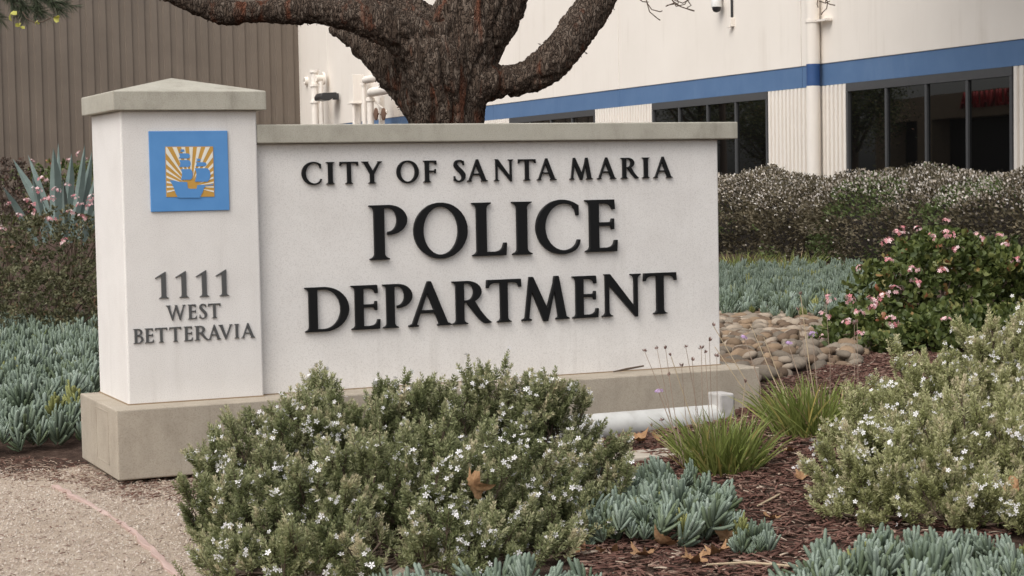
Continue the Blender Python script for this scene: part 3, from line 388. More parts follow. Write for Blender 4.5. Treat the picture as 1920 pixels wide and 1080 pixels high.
def tint(mat, lo, hi):
    """each plant piece (object) a little lighter or darker than the next"""
    t = mat.node_tree; b = t.nodes['Principled BSDF']; src = b.inputs['Base Color'].links[0].from_socket
    oi = t.nodes.new('ShaderNodeObjectInfo')
    t.links.new(mixc(t, 1., src, ramp(t, oi.outputs['Random'], [(0, lo), (1, hi)]), 'MULTIPLY'), b.inputs['Base Color'])
tint(senecio_m, (.70, .72, .62), (1.32, 1.28, 1.25))
for sm_k in stone_mats: tint(sm_k, (.68, .66, .64), (1.3, 1.28, 1.25))
def stain(mat, col, scale, lo, hi, amt, stretch):
    """old dirt runs and blotches in the paint itself"""
    t = mat.node_tree; b = t.nodes['Principled BSDF']; src = b.inputs['Base Color'].links[0].from_socket
    g = t.nodes.new('ShaderNodeNewGeometry'); mp = N_(t, 'ShaderNodeMapping'); mp.inputs['Scale'].default_value = stretch
    n1 = N_(t, 'ShaderNodeTexNoise', Scale=scale, Detail=6., Roughness=.65); n2 = N_(t, 'ShaderNodeTexNoise', Scale=1.1, Detail=3.)
    t.links.new(g.outputs['Position'], mp.inputs['Vector']); t.links.new(mp.outputs[0], n1.inputs['Vector']); t.links.new(g.outputs['Position'], n2.inputs['Vector'])
    f = mixc(t, 1., ramp(t, n1.outputs[0], [(lo, (0, 0, 0)), (hi, (amt,) * 3)]), ramp(t, n2.outputs[0], [(.4, (0, 0, 0)), (.62, (1, 1, 1))]), 'MULTIPLY')
    t.links.new(mixc(t, f, src, col), b.inputs['Base Color'])
stain(stucco, (.40, .36, .32), 1., .50, .80, .3, (11., 11., .7))
stain(concrete, (.17, .155, .12), 1., .48, .75, .6, (9., 9., 3.))
stain(plinth_m, (.18, .15, .11), 1., .50, .78, .5, (7., 7., 1.5))
stain(cream, (.52, .45, .37), 1., .52, .85, .5, (2.5, 2.5, .15))
stain(stripe_m, (.16, .24, .38), 1., .5, .8, .5, (2., 2., .5))

# ------------------------------------------------------------------ the ground
xs = np.unique(np.concatenate([np.linspace(-600, -10, 14), np.arange(-6, 13, .16), np.linspace(13, 30, 20), np.linspace(32, 900, 16)]))
ys = np.unique(np.concatenate([np.linspace(-600, -14, 14), np.arange(-9, 14, .16), np.linspace(14, 70, 40), np.linspace(80, 1200, 16)]))
def sheet(name, mat, xs, ys, dz=0., keep=None, **k):
    X, Y = np.meshgrid(xs, ys)
    Z = gz(X, Y) + dz
    v = np.stack([X, Y, Z], -1).reshape(-1, 3)
    nx = len(xs); f = []
    for j in range(len(ys) - 1):
        for i in range(nx - 1):
            if keep is None or keep((xs[i] + xs[i + 1]) / 2, (ys[j] + ys[j + 1]) / 2):
                f.append((j * nx + i, j * nx + i + 1, (j + 1) * nx + i + 1, (j + 1) * nx + i))
    mb = MB(); mb.v = [tuple(p) for p in v]; mb.f = f
    return mb.build(name, mat, smooth=True, **k)
sheet('ground', soil, xs, ys, label='brown mulched soil of the planting bed', kind='structure')
def in_path(x, y):
    e = .42 + .22 * math.sin(y * 1.7) + .1 * math.sin(y * 4.1 + 1)
    return x < e + .12 * max(0, -y - 1.5) and y < .78 + .16 * math.sin(x * 2.1) + .08 * math.sin(x * 6.)
sheet('gravel_path', gravel, np.arange(-5, 1.2, .045), np.arange(-7, 1.3, .045), .006, in_path, label='pale decomposed granite path at lower left', kind='structure')
sheet('street', asphalt, np.linspace(-60, -14, 24), np.linspace(-300, 300, 120), .01, label='asphalt street beyond the left edge', kind='structure')

# ------------------------------------------------------------------ the monument sign
ZB = .3975                       # top of the plinth
PW, PD, PH = .80, .7787, 1.6774  # pillar
YW, XR, HW = .062, 3.936, 1.4845 # wall face, wall end, wall height
sign = empty('monument_sign', (0, 0, 0), label='white stucco monument sign with a capped pillar and black raised lettering', cat='sign')
MB().box((-.1162, -.2034, -.0), (4.0737, .80, ZB)).build('plinth', plinth_m, sign, bevel=.008)
ap = MB()
for a, b_ in (((.02, .06), (.022, .36)), ((.02, .06), (.34, .062)), ((.34, .06), (.342, .36)), ((.02, .36), (.342, .362))):
    ap.box((-.1185, a[0], a[1]), (-.1155, max(b_[0], a[0] + .006), max(b_[1], a[1] + .006)))
ap.build('access_panel', plinth_m, sign)
pillar = MB().box((0, 0, ZB - .003), (PW, PD, ZB + PH)).build('pillar', stucco, sign, bevel=.010)
c0, c1, ct = (-.048, -.047), (PW + .048, PD + .047), ZB + PH
cap = MB()
cap.add([(c0[0], c0[1], ct), (c1[0], c0[1], ct), (c1[0], c1[1], ct), (c0[0], c1[1], ct),
         (c0[0], c0[1], ct + .11), (c1[0], c0[1], ct + .11), (c1[0], c1[1], ct + .11), (c0[0], c1[1], ct + .11), (PW / 2, PD / 2, ct + .2075)],
        [(3, 2, 1, 0), (0, 1, 5, 4), (1, 2, 6, 5), (2, 3, 7, 6), (3, 0, 4, 7), (4, 5, 8), (5, 6, 8), (6, 7, 8), (7, 4, 8)])
cap.build('pillar_cap', concrete, sign, bevel=.006)
seal_m = plain('sealant_brown', (.30, .22, .14), .9)
MB().box((-.004, -.004, ZB - .002), (PW + .004, PD + .004, ZB + .007)).build('sealant_joint', seal_m, sign)
MB().box((PW + .006, YW - .004, ZB - .002), (XR + .004, YW + .464, ZB + .006)).build('sealant_joint', seal_m, sign)
wall = MB().box((PW - .01, YW, ZB - .003), (XR, YW + .46, ZB + HW)).build('sign_wall', stucco, sign, bevel=.010)
MB().box((PW + .002, YW - .0556, ZB + HW), (XR + .1207, YW + .46 + .0556, ZB + HW + .1104)).build('wall_cap', concrete, sign, bevel=.007)

def glyph_mesh(ch, sx, h, depth, mat):
    cu = bpy.data.curves.new('letter', 'CURVE'); cu.dimensions = '2D'; cu.fill_mode = 'BOTH'
    cu.extrude = depth / 2; cu.bevel_depth = .0018; cu.bevel_resolution = 0; cu.offset = -.0018
    for lp in GLY[ch][1]:
        sp = cu.splines.new('POLY'); sp.points.add(len(lp) - 1)
        for p, (x, y) in zip(sp.points, lp): p.co = (x * sx, y * h, 0, 1)
        sp.use_cyclic_u = True
    o = bpy.data.objects.new('tmp', cu); COL.objects.link(o)
    bpy.context.view_layer.update()
    me = bpy.data.meshes.new_from_object(o.evaluated_get(bpy.context.evaluated_depsgraph_get()))
    bpy.data.objects.remove(o); bpy.data.curves.remove(cu)
    me.materials.clear(); me.materials.append(mat); me.name = 'letter'
    return me
for key, (z, h, items) in LINES.items():
    onw = key in ('city', 'police', 'dept')
    dep = {'city': .013, 'police': .022, 'dept': .020}.get(key, .006)
    for ch, x, wd in items:
        nat = GLY[ch][0] * h
        r_ = min(wd / nat, 1.20 if ch == 'I' else 1.13)
        x += (wd - nat * r_) / 2
        me = glyph_mesh(ch, h * r_, h, dep, blackp if onw else greyp)
        link('letter', me, wall if onw else pillar, (x, (YW - .004 if onw else -.002) - dep / 2, z), (math.pi / 2, 0, 0))

# emblem: blue plaque with a sunburst and a sailing ship cut in it
def ez(x, y):
    p = atY(260 + x / 6, 230 + y / 6, -.016); return (p[0], p[2])
pq = MB().box((.159, -.012, 1.4975), (.6205, -.001, 1.9578)).build('emblem_plaque', blue_pl, sign, bevel=.003)
def flat(name, poly, y0, y1, mat):
    mb = MB(); mb.prism([ez(*p) for p in poly], y0 + .014, y1 + .014, lambda x, z, y: (x, y, z))
    return mb.build(name, mat, pq, fix=True)
sq = [(300, 270), (838, 267), (854, 832), (313, 836)]
flat('sunburst_field', sq, -.0285, -.0255, orange_pl)
def clip(poly, sq):
    for i in range(4):
        a, b_ = np.array(sq[i]), np.array(sq[(i + 1) % 4]); out = []
        ins = lambda p: (b_[0] - a[0]) * (p[1] - a[1]) - (b_[1] - a[1]) * (p[0] - a[0]) >= 0
        for k in range(len(poly)):
            p, q = np.array(poly[k]), np.array(poly[(k + 1) % len(poly)])
            if ins(p): out.append(tuple(p))
            if ins(p) != ins(q):
                n1 = (b_[0] - a[0]) * (p[1] - a[1]) - (b_[1] - a[1]) * (p[0] - a[0]); n2 = (b_[0] - a[0]) * (q[1] - a[1]) - (b_[1] - a[1]) * (q[0] - a[0])
                out.append(tuple(p + (q - p) * n1 / (n1 - n2)))
        poly = out
        if len(poly) < 3: return None
    return poly
cx, cy = 590., 720.
for k in range(19):
    a = math.radians(-12 + k * (204 / 18.)); ha = math.radians(3.0)
    p = clip([(cx + 90 * math.cos(a), cy - 90 * math.sin(a)), (cx + 900 * math.cos(a - ha), cy - 900 * math.sin(a - ha)), (cx + 900 * math.cos(a + ha), cy - 900 * math.sin(a + ha))][::1], [(306, 276), (832, 273), (848, 826), (319, 830)])
    if p: flat('ray', p, -.0295, -.0283, white_pl)
flat('hull', [(348, 648), (400, 650), (445, 664), (545, 668), (552, 735), (575, 744), (650, 744), (660, 702), (735, 697), (745, 708), (836, 690), (838, 700), (752, 716), (735, 735), (720, 780), (688, 845), (442, 845), (415, 790), (390, 720), (372, 685)], -.0312, -.029, blue_pl)
def sail(x0, y0, x1, y1):
    w_ = x1 - x0; h_ = y1 - y0
    flat('sail', [(x0, y0), (x0 + w_ * .8, y0), (x0 + w_ * .95, y0 + h_ * .2), (x1, y0 + h_ * .5), (x0 + w_ * .95, y0 + h_ * .82), (x0 + w_ * .82, y1), (x0, y1), (x0 + w_ * .1, y0 + h_ * .6), (x0 + w_ * .09, y0 + h_ * .3)], -.0312, -.029, blue_pl)
for s_ in ((450, 345, 578, 402), (455, 420, 586, 498), (475, 522, 608, 642), (640, 445, 762, 490), (632, 512, 808, 664)): sail(*s_)
for fx, fy in ((460, 300), (642, 405)):
    flat('pennant', [(fx, fy), (fx + 50, fy), (fx + 55, fy + 26), (fx, fy + 30), (fx + 20, fy + 14)], -.0312, -.029, blue_pl)
# ------------------------------------------------------------------ cream office building (facade runs away from the camera)
FA = math.atan(.06)
FE = np.array([math.sin(FA), math.cos(FA)]); FN = np.array([math.cos(FA), -math.sin(FA)]); FO = np.array([18.5, 18.])
def fac(px, py=200., off=0.):
    d = ray(px, py); tt = ((FO - CAM[:2]) @ FN + off) / (d[:2] @ FN); p = CAM + d * tt
    return float((p[:2] - FO) @ FE), float(p[2])
off_b = empty('office_building', (18.5, 18., 0), -FA, label='cream office building with a blue band above dark windows', cat='building')
ZS0, ZS1, ZT = 3.37, 3.80, 9.5
j1, j2 = fac(1161)[0], fac(1503)[0]
pw = j1 - j2
joints = [j2 + pw * k for k in (-2, -1, 0, 1, 2, 3)]
SE_ = fac(556)[0]
joints = [j for j in joints if j < SE_ - 2]
while joints[-1] + pw < SE_: joints.append(joints[-1] + pw)
joints.append(SE_)
for a, b_ in zip(joints[:-1], joints[1:]):
    MB().box((0, a + .012, ZS1 + .003), (.25, b_ - .012, ZT)).build('wall_panel', cream, off_b, bevel=.01)
    MB().box((.018, a + .010, ZS0), (.25, b_ - .010, ZS1)).build('blue_band', stripe_m, off_b, bevel=.006)
MB().box((.15, joints[0], 0), (.24, SE_, ZT - .05)).build('backing_wall', cream, off_b)
MB().box((.3, joints[0] - .2, ZT - .3), (30, SE_, ZT - .1)).build('roof', cream, off_b)
wins = [(fac(1897)[0], fac(1586)[0], [fac(1812)[0], fac(1735)[0], fac(1660)[0]]),
        (fac(1438)[0], fac(1222)[0], [fac(1378)[0], fac(1325)[0], fac(1272)[0]]),
        (fac(1114)[0], fac(954)[0], [fac(1071)[0], fac(1031)[0], fac(992)[0]])]
for a, b_, ms in wins:
    wi = empty('window', (0, 0, 0)); wi.parent = off_b
    fr = MB().box((.0, a, ZS0 - .16), (.14, b_, ZS0 - .002)).box((.0, a, .45), (.14, a + .07, ZS0 - .165)).box((.0, b_ - .07, .45), (.14, b_, ZS0 - .165)).box((.0, a, .35), (.14, b_, .447))
    fr.build('frame', frame_m, wi, bevel=.004)
    ed = [a + .07] + ms + [b_ - .07]
    for q in ms: MB().box((.004, q - .035, .45), (.14, q + .035, ZS0 - .163)).build('mullion', frame_m, wi, bevel=.004)
    for p, q in zip(ed[:-1], ed[1:]): MB().box((.045, p + .03, .45), (.052, q - .03, ZS0 - .163)).build('pane', glass, wi)
piers = [(joints[0], wins[0][0]), (wins[0][1], wins[1][0]), (wins[1][1], wins[2][0]), (wins[2][1], SE_)]
for a, b_ in piers:
    n = max(2, round((b_ - a) / .16)); st = (b_ - a) / n
    pr = [(.14, a + .002)]
    for k in range(n):
        y = a + k * st
        pr += [(.09, y + st * .06), (.0, y + st * .14), (.0, y + st * .66), (.09, y + st * .74)]
    pr += [(.09, b_ - .002), (.14, b_ - .002)]
    MB().prism(pr, 0, ZS0 - .003).build('fluted_pier', cream, off_b, fix=True)
# downpipe with its strap; painted blue where the band crosses
dp = fac(1525, 165, -.16)[0]
pp = empty('downpipe', (0, 0, 0)); pp.parent = off_b
for z0, z1, mt in ((0, ZS0, cream), (ZS0 + .002, ZS1 + .002, pipe_blue), (ZS1 + .004, ZT - .5, cream)):
    MB().tube([(-.16, dp, z0), (-.16, dp, z1)], .135, 20).build('pipe_length', mt, pp, smooth=True)
zst = fac(1525, 40, -.16)[1]
MB().lathe((-.16, dp, zst), [(.137, -.025), (.15, -.025), (.15, .025), (.137, .025)], 20).box((-.16, dp - .5, zst - .02), (-.02, dp - .12, zst + .02)).build('strap', cream, pp)
# dome camera and conduit on the wall
s_, z_ = fac(1345, 8, -.14)
wp = lambda x, s, z: (FO[0] + FN[0] * x + FE[0] * s, FO[1] + FN[1] * x + FE[1] * s, z)
dc = empty('dome_camera', wp(-.16, s_, z_), -FA, label='white dome security camera high on the cream wall', cat='camera')
MB().lathe((0, 0, 0), [(.0, .22), (.07, .2), (.105, .1), (.12, -.03), (.118, -.06), (.10, -.062)], 20).build('housing', white_pv, dc, smooth=True)
MB().lathe((0, 0, -.06), [(.10, 0), (.095, -.05), (.07, -.095), (.03, -.115), (.0, -.12)], 20).build('dome', dark_pl, dc, smooth=True)
MB().box((.05, -.04, .1), (.158, .04, .18)).build('bracket', white_pv, dc)
s_, z_ = fac(1371, 50, -.05)
cb = empty('conduit', wp(0, s_, z_), -FA, label='thin dark conduit ending in a small beige box', cat='conduit')
MB().tube([(-.03, 0, .18), (-.03, 0, 1.6)], .028, 8).build('tube', dark_pl, cb)
MB().box((-.09, -.06, 0), (-.001, .06, .19)).build('junction_box', cream, cb, bevel=.006)
MB().box((-.11, -.02, -.02), (-.06, .12, -.002)).build('clip', cream, cb)

# pipework at the far end of the facade
def F3(px, py, off=-.4):
    s, z = fac(px, py, off); return (off, s, z)
sp = empty('standpipe', wp(0, fac(594)[0], 0), -FA, label='cream standpipe with a tee and cap on the far wall', cat='pipe')
L_ = lambda o, p: tuple(np.array(p) - np.array((0, fac(594)[0], 0)))
px_ = 1. / 57
def vpipe(name, par, ps, px, y0, y1, wpx, off, mat=cream, ring=()):
    a = F3(px, y0, off); 
    k = a[2] - F3(px, y1, off)[2]; r = wpx * (k / (y1 - y0)) / 2
    base = np.array((0, ps, 0))
    mb = MB().tube([np.array((a[0], a[1], 0)) - base, np.array(a) - base], r, 14)
    for yy in ring:
        c = np.array(F3(px, yy, off)); c[1] = a[1]
        mb.lathe(tuple(c - base), [(r, -.05), (r * 1.35, -.05), (r * 1.35, .05), (r, .05)], 14)
    return mb.build(name, mat, par, smooth=True)
ps = fac(594)[0]
vpipe('riser', sp, ps, 589, 132, 230, 14, -.55, ring=(134, 160, 191))
vpipe('riser', sp, ps, 602, 152, 230, 7, -.40)
a = np.array(F3(591, 147, -.55)) - (0, ps, 0); b_ = np.array(F3(604, 147, -.25)) - (0, ps, 0)
MB().tube([a, b_], .13, 14).lathe(tuple(b_), [(.0, 0), (.24, 0), (.24, .08), (0, .08)], 16, 'x').build('tee', cream, sp, smooth=True)
a = F3(610, 181, -.5)
wl = empty('wall_light', wp(*a), -FA, label='dark grey box light beside the standpipe', cat='light')
MB().prism([(-.30, -.14), (.02, -.17), (.30, -.02), (.32, .14), (-.22, .12), (-.32, -.02)], -.45, .45, lambda x, z, y: (x, y, z)).build('housing', dark_pl, wl, bevel=.02, fix=True)
MB().box((.30, -.10, -.12), (.49, .10, .12)).build('mount', frame_m, wl)
a = F3(574, 152, -.05)
vh = empty('wall_vent', wp(*a), -FA, label='small round vent ring left of the standpipe', cat='vent')
MB().lathe((0, 0, 0), [(.09, .05), (.09, -.08), (.16, -.08), (.16, .05)], 16, 'x').build('ring', cream, vh, smooth=True)
MB().lathe((0, 0, 0), [(0, .02), (.09, .02)], 16, 'x').build('vent_hole', dark_pl, vh)
ps2 = fac(669, 165, -.5)[0]
cbn = empty('utility_cabinet', wp(0, ps2, 0), -FA, label='cream utility cabinet on post legs near the tree', cat='cabinet')
a = np.array(F3(671, 140, -.5)); b2 = np.array(F3(671, 192, -.5))
MB().box((-.72, -.28, b2[2]), (-.3, .28, a[2])).box((-.77, -.32, b2[2] - .05), (-.26, .32, b2[2] - .003)).build('box', cream, cbn, bevel=.01)
for dx, dy in ((-.66, -.12), (-.46, .1)):
    MB().tube([(dx, dy, 0), (dx, dy, b2[2] - .052)], .13 if dx > -.6 else .06, 10).build('leg', cream, cbn, smooth=True)
ps3 = fac(700)[0]
bf = empty('backflow_pipes', wp(0, ps3, 0), -FA, label='thick cream backflow pipes bending behind the tree trunk', cat='pipe')
vpipe('riser', bf, ps3, 682, 158, 230, 9, -.7, ring=(158,))
vpipe('riser', bf, ps3, 694, 182, 230, 13, -.9, ring=(187,))
def hpipe(name, p, q, r):
    a = np.array(F3(*p)) - (0, ps3, 0); b_ = np.array(F3(*q)) - (0, ps3, 0)
    d_ = nrm(b_ - a)
    MB().tube([a - d_ * r, a, b_], [r * .85, r, r], 14).build(name, cream, bf, smooth=True)
hpipe('elbow_pipe', (686, 150, -.7), (742, 138, -.7), .13)
hpipe('elbow_pipe', (697, 173, -.9), (760, 162, -.9), .155)
hpipe('brace', (698, 186, -.75), (726, 210, -.75), .035)
MB().box((-.5, fac(722, 200, -.3)[0] - ps3 - .1, 0), (-.35, fac(722, 200, -.3)[0] - ps3 + .12, F3(722, 180, -.4)[2])).build('post', cream, bf)
for q, (x_, y_) in enumerate(((705, 214), (719, 214))):
    a = F3(x_, y_, -.8)
    hw = empty('valve_wheel', wp(*a), -FA, label=('rusty valve wheel nearer the tree trunk' if q else 'rusty valve wheel half hidden beside the thick riser'), cat='valve', group='valve wheels')
    MB().lathe((0, 0, 0), [(.0, -.05), (.12, -.05), (.21, -.02), (.21, .02), (.12, .05), (0, .05)], 16, 'x').build('wheel', rust_m, hw, smooth=True)
    MB().tube([(0, -.3, 0), (0, .3, 0)], .03, 8).build('stem', rust_m, hw)

# ------------------------------------------------------------------ brown ribbed metal building on the left
cor = wp(0, SE_, 0)
YB = cor[1] - .6
bb = empty('metal_building', (0, YB, 0), label='tall brown ribbed metal building on the left', cat='building')
xr_ = float(atY(561, 100, YB)[0]); xl_ = 7.2
n = 28; st = (xr_ - xl_) / n
me_ = MB().prism([(0, .03), (.02, -.015), (st * .50, -.015), (st * .53, .045), (st * .97, .045), (st, .03), (st, .12), (0, .12)], 0, 11.).mesh('wall_panel', brown_m, fix=True)
for k in range(n): link('wall_panel', me_, bb, (xl_ + k * st + .002, 0, 0))
MB().box((xr_ + .0, -.07, 0), (xr_ + .16, .3, 11.)).build('corner_trim', brown_m, bb)
MB().box((xl_, .13, 0), (xr_, 12., 10.9)).build('core', brown_m, bb)

# ------------------------------------------------------------------ tan building and trees that the windows mirror
def mirror(px, py, D):
    """where something D metres along the view lies once mirrored in the facade"""
    p = at(px, py, D); q = p.copy(); dd = (p[:2] - FO) @ FN; q[:2] = p[:2] - 2 * dd * FN; return q
A_, B_ = mirror(1640, 320, 88.), mirror(1960, 320, 72.)
dv = B_ - A_; ln = float(np.hypot(dv[0], dv[1])); rz = math.atan2(dv[1], dv[0])
tb = empty('tan_building', (A_[0], A_[1], 0), rz, label='tan shop building with red letters, mirrored in the right hand windows', cat='building')
sgn = 1. if (np.array([-dv[1], dv[0]]) @ (CAM[:2] + np.array([40., 0]) - A_[:2])) < 0 else -1.
zf, zt = float(mirror(1760, 222, 80)[2]), float(mirror(1760, 176, 80)[2])
LB = ln * 1.6
MB().box((0, 0 if sgn > 0 else -12, zf), (LB, 12 if sgn > 0 else 0, zt)).build('fascia', tan_m, tb)
MB().box((0, (.8 if sgn > 0 else -11.8), 0), (LB, (11.8 if sgn > 0 else -.8), zf - .01)).build('shopfront', dark_pl, tb)
for k, x_ in enumerate((.0, ln * .28, ln * .95, ln * 1.4)):
    MB().box((x_, -.02 if sgn > 0 else -.78, 0), (x_ + 1.6, .78 if sgn > 0 else .02, zf - .005)).build('column', tan_m, tb)
MB().box((ln * .36, .2 if sgn > 0 else -.7, 0), (LB, .7 if sgn > 0 else -.2, 1.1)).build('low_wall', tan_m, tb)
fc = bpy.data.curves.new('sign_text', 'FONT'); fc.body = 'LGUNAUNA'; fc.size = .95; fc.extrude = .06; fc.align_x = 'CENTER'
to = bpy.data.objects.new('tmp', fc); COL.objects.link(to); bpy.context.view_layer.update()
me_ = bpy.data.meshes.new_from_object(to.evaluated_get(bpy.context.evaluated_depsgraph_get())); bpy.data.objects.remove(to)
me_.materials.clear(); me_.materials.append(red_m)
so = link('sign_lettering', me_, tb, (ln * .72, -.1 * sgn, zf + .35), (math.pi / 2, 0, 0 if sgn > 0 else math.pi))
def leafy_tree(base, h, rad, label, nl, seed, mat=None, shift=(0, 0), zs=.3, zc=.7, lf=1.):
    r = np.random.default_rng(seed)
    t_ = empty('tree', base, label=label, cat='tree')
    mb = MB().tube([(0, 0, -.1), (.05, .03, h * .3), (-.1, .05, h * .6), (.05, 0, h * .8)], [h * .035, h * .028, h * .02, h * .008], 10)
    for k in range(9):
        a = r.uniform(0, 6.28); z0 = h * r.uniform(.3, .6); e = (shift[0] + rad * .7 * math.cos(a), shift[1] + rad * .7 * math.sin(a), h * r.uniform(zc - .1, zc + .2))
        mb.tube([(0, 0, z0), (e[0] * .5, e[1] * .5, (z0 + e[2]) / 2 - .1), e], [h * .014, h * .009, h * .003], 7)
    mb.build('trunk', twig_m, t_, smooth=True)
    cl = rdir(26, r) * r.uniform(.3, .95, (26, 1)) * np.array([rad, rad, h * zs]) + np.array([shift[0], shift[1], h * zc])
    P = cl[r.integers(0, 26, nl)] + r.normal(size=(nl, 3)) * rad * .2
    V, F_ = leaf6(P, rdir(nl, r), r.uniform(.07, .14, nl) * lf, r.uniform(.04, .07, nl) * lf, r=r)
    o = link('crown', npmesh('crown', V, F_, mat or haw_m, r.random(nl)), t_, kind='stuff')
    return t_
p = mirror(1600, 300, 76.); leafy_tree((p[0], p[1], 0), 6.5, 2.2, 'dark leafy tree mirrored at the left of the big window', 9000, 31)
p = mirror(1310, 300, 92.); leafy_tree((p[0], p[1], 0), 8., 3.5, 'broad leafy tree mirrored in the middle window', 12000, 32)
p = mirror(1430, 300, 90.); leafy_tree((p[0], p[1], 0), 5.5, 2., 'small leafy tree mirrored at the edge of the middle window', 8000, 33)
leafy_tree((14.8, 6.4, .1), 10.8, 3.6, 'tall leafy tree beyond the right edge shading the office wall', 10500, 34, None, (-.2, 6.), .14, .90, 2.0)
p = mirror(1352, 300, 85.)
up_ = empty('utility_pole', (p[0], p[1], 0), label='wooden utility pole mirrored in the middle window', cat='pole')
MB().tube([(0, 0, 0), (0, 0, 9.)], [.17, .12], 10).build('pole', twig_m, up_, smooth=True)
MB().box((-1.1, -.06, 6.4), (1.1, .06, 6.55)).build('crossarm', twig_m, up_)
# ------------------------------------------------------------------ the big pine behind the sign
DT = 20.5
pine = empty('pine_tree', tuple(at(845, 230, DT) * (1, 1, 0)), label='thick dark pine with spreading limbs behind the sign', cat='tree')
PO = at(845, 230, DT) * (1, 1, 0)
kp = DT / FPX
def limb(pts):
    """px, py, diameter in px, extra depth"""
    c = [(at(x, y, DT + e) - PO, d * kp / 2) for x, y, d, e in pts]
    P = [np.array([*a, b_]) for a, b_ in c]
    P = [2 * P[0] - P[1]] + P + [2 * P[-1] - P[-2]]
    out = []
    for i in range(1, len(P) - 2):
        for u in np.linspace(0, 1, 6, endpoint=False):
            p0, p1, p2, p3 = P[i - 1:i + 3]
            out.append(.5 * (2 * p1 + (p2 - p0) * u + (2 * p0 - 5 * p1 + 4 * p2 - p3) * u * u + (3 * p1 - p0 - 3 * p2 + p3) * u ** 3))
    out.append(P[-2])
    return [tuple(o[:3]) for o in out], [max(.02, o[3]) for o in out]
tb_ = MB()
limbs = [[(850, 640, 250, 0), (848, 560, 180, 0), (846, 400, 146, 0), (844, 300, 138, 0), (843, 230, 134, 0), (842, 170, 150, 0), (850, 110, 165, 0), (880, 50, 160, 0), (915, -20, 160, .1), (935, -140, 130, .3), (950, -300, 90, .5)],
         [(842, 360, 70, .05), (828, 270, 84, .1), (795, 185, 96, .15), (740, 122, 92, .3), (685, 82, 62, .5), (648, 62, 34, .6), (618, 54, 14, .7)],
         [(846, 330, 80, -.05), (838, 240, 100, -.14), (820, 130, 130, -.25), (770, 72, 100, -.35), (700, 40, 76, -.5), (620, 24, 54, -.6), (530, 20, 47, -.7), (430, 24, 42, -.8), (370, 10, 36, -.9), (310, -14, 28, -1.), (220, -60, 26, -1.2), (100, -140, 22, -1.5)],
         [(830, 130, 120, .2), (770, 50, 120, .25), (690, -20, 100, .4), (590, -90, 80, .6), (480, -220, 60, .9)],
         [(850, 230, 90, -.05), (880, 168, 86, -.1), (922, 154, 70, -.1), (972, 151, 62, -.1), (1020, 125, 70, -.1), (1068, 75, 70, 0), (1112, 15, 66, .1), (1150, -60, 60, .2), (1230, -190, 48, .5), (1330, -330, 34, .9)]]
for lb in limbs: tb_.tube(*limb(lb), n=14)
tmp = bpy.data.objects.new('tmp', tb_.mesh('tmp', bark)); COL.objects.link(tmp)
rm = tmp.modifiers.new('r', 'REMESH'); rm.mode = 'VOXEL'; rm.voxel_size = .019
sm_ = tmp.modifiers.new('s', 'SMOOTH'); sm_.factor = .5; sm_.iterations = 6
bpy.context.view_layer.update()
tm = bpy.data.meshes.new_from_object(tmp.evaluated_get(bpy.context.evaluated_depsgraph_get()))
bpy.data.objects.remove(tmp)
nv = len(tm.vertices)
co = np.empty(nv * 3); tm.vertices.foreach_get('co', co); co = co.reshape(-1, 3)
no = np.empty(nv * 3); tm.vertices.foreach_get('normal', no); no = no.reshape(-1, 3)
dsp = np.empty(nv)
for i in range(nv):
    p_ = Vector(co[i]); q_ = p_ + mnoise.noise_vector(p_ * 4.) * .05
    ds, _ = mnoise.voronoi(Vector((q_.x * 17, q_.y * 17, q_.z * 9.)))
    e = min(1., (ds[1] - ds[0]) * 2.4)
    dsp[i] = .013 * (e - .6) + .035 * mnoise.noise(Vector((p_.x * 3.2, p_.y * 3.2, p_.z * 1.1))) + .014 * mnoise.noise(p_ * 17.) - .07 * max(0., 1 - abs(mnoise.noise(Vector((p_.x * 5. + 3, p_.y * 5., p_.z * 1.0)))) * 5.) * max(0., min(1., 1.4 - abs(p_.x) * 1.1))
co += no * dsp[:, None]
tm.vertices.foreach_set('co', co.ravel()); tm.materials.clear(); tm.materials.append(bark)
tm.polygons.foreach_set('use_smooth', np.ones(len(tm.polygons), bool)); tm.update()
link('trunk', tm, pine)
# flakes of bark that lift off the limbs
r = np.random.default_rng(3)
sel = r.choice(nv, 700, replace=False); sel = sel[no[sel] @ np.array([0, 0, 1.]) < .8]
V, F_ = leaf4(co[sel], nrm(no[sel] * .55 + rdir(len(sel), r) * .6 + np.array([0, 0, -.5])), r.uniform(.02, .055, len(sel)), r.uniform(.008, .022, len(sel)), r=r)
link('bark_flakes', npmesh('bark_flakes', V, F_, bark, r.random(len(sel))), pine, kind='stuff')
def needles(C, ax, L, n, r):
    P = []; Dn = []
    for c, a in zip(C, ax):
        d = nrm(a + rdir(n, r) * .75); P.append(c + a * r.uniform(-.10, .06, (n, 1))); Dn.append(d)
    P = np.concatenate(P); Dn = np.concatenate(Dn)
    return leaf4(P, Dn, r.uniform(.7, 1.1, len(P)) * L, np.full(len(P), .0042), r=r), len(P)
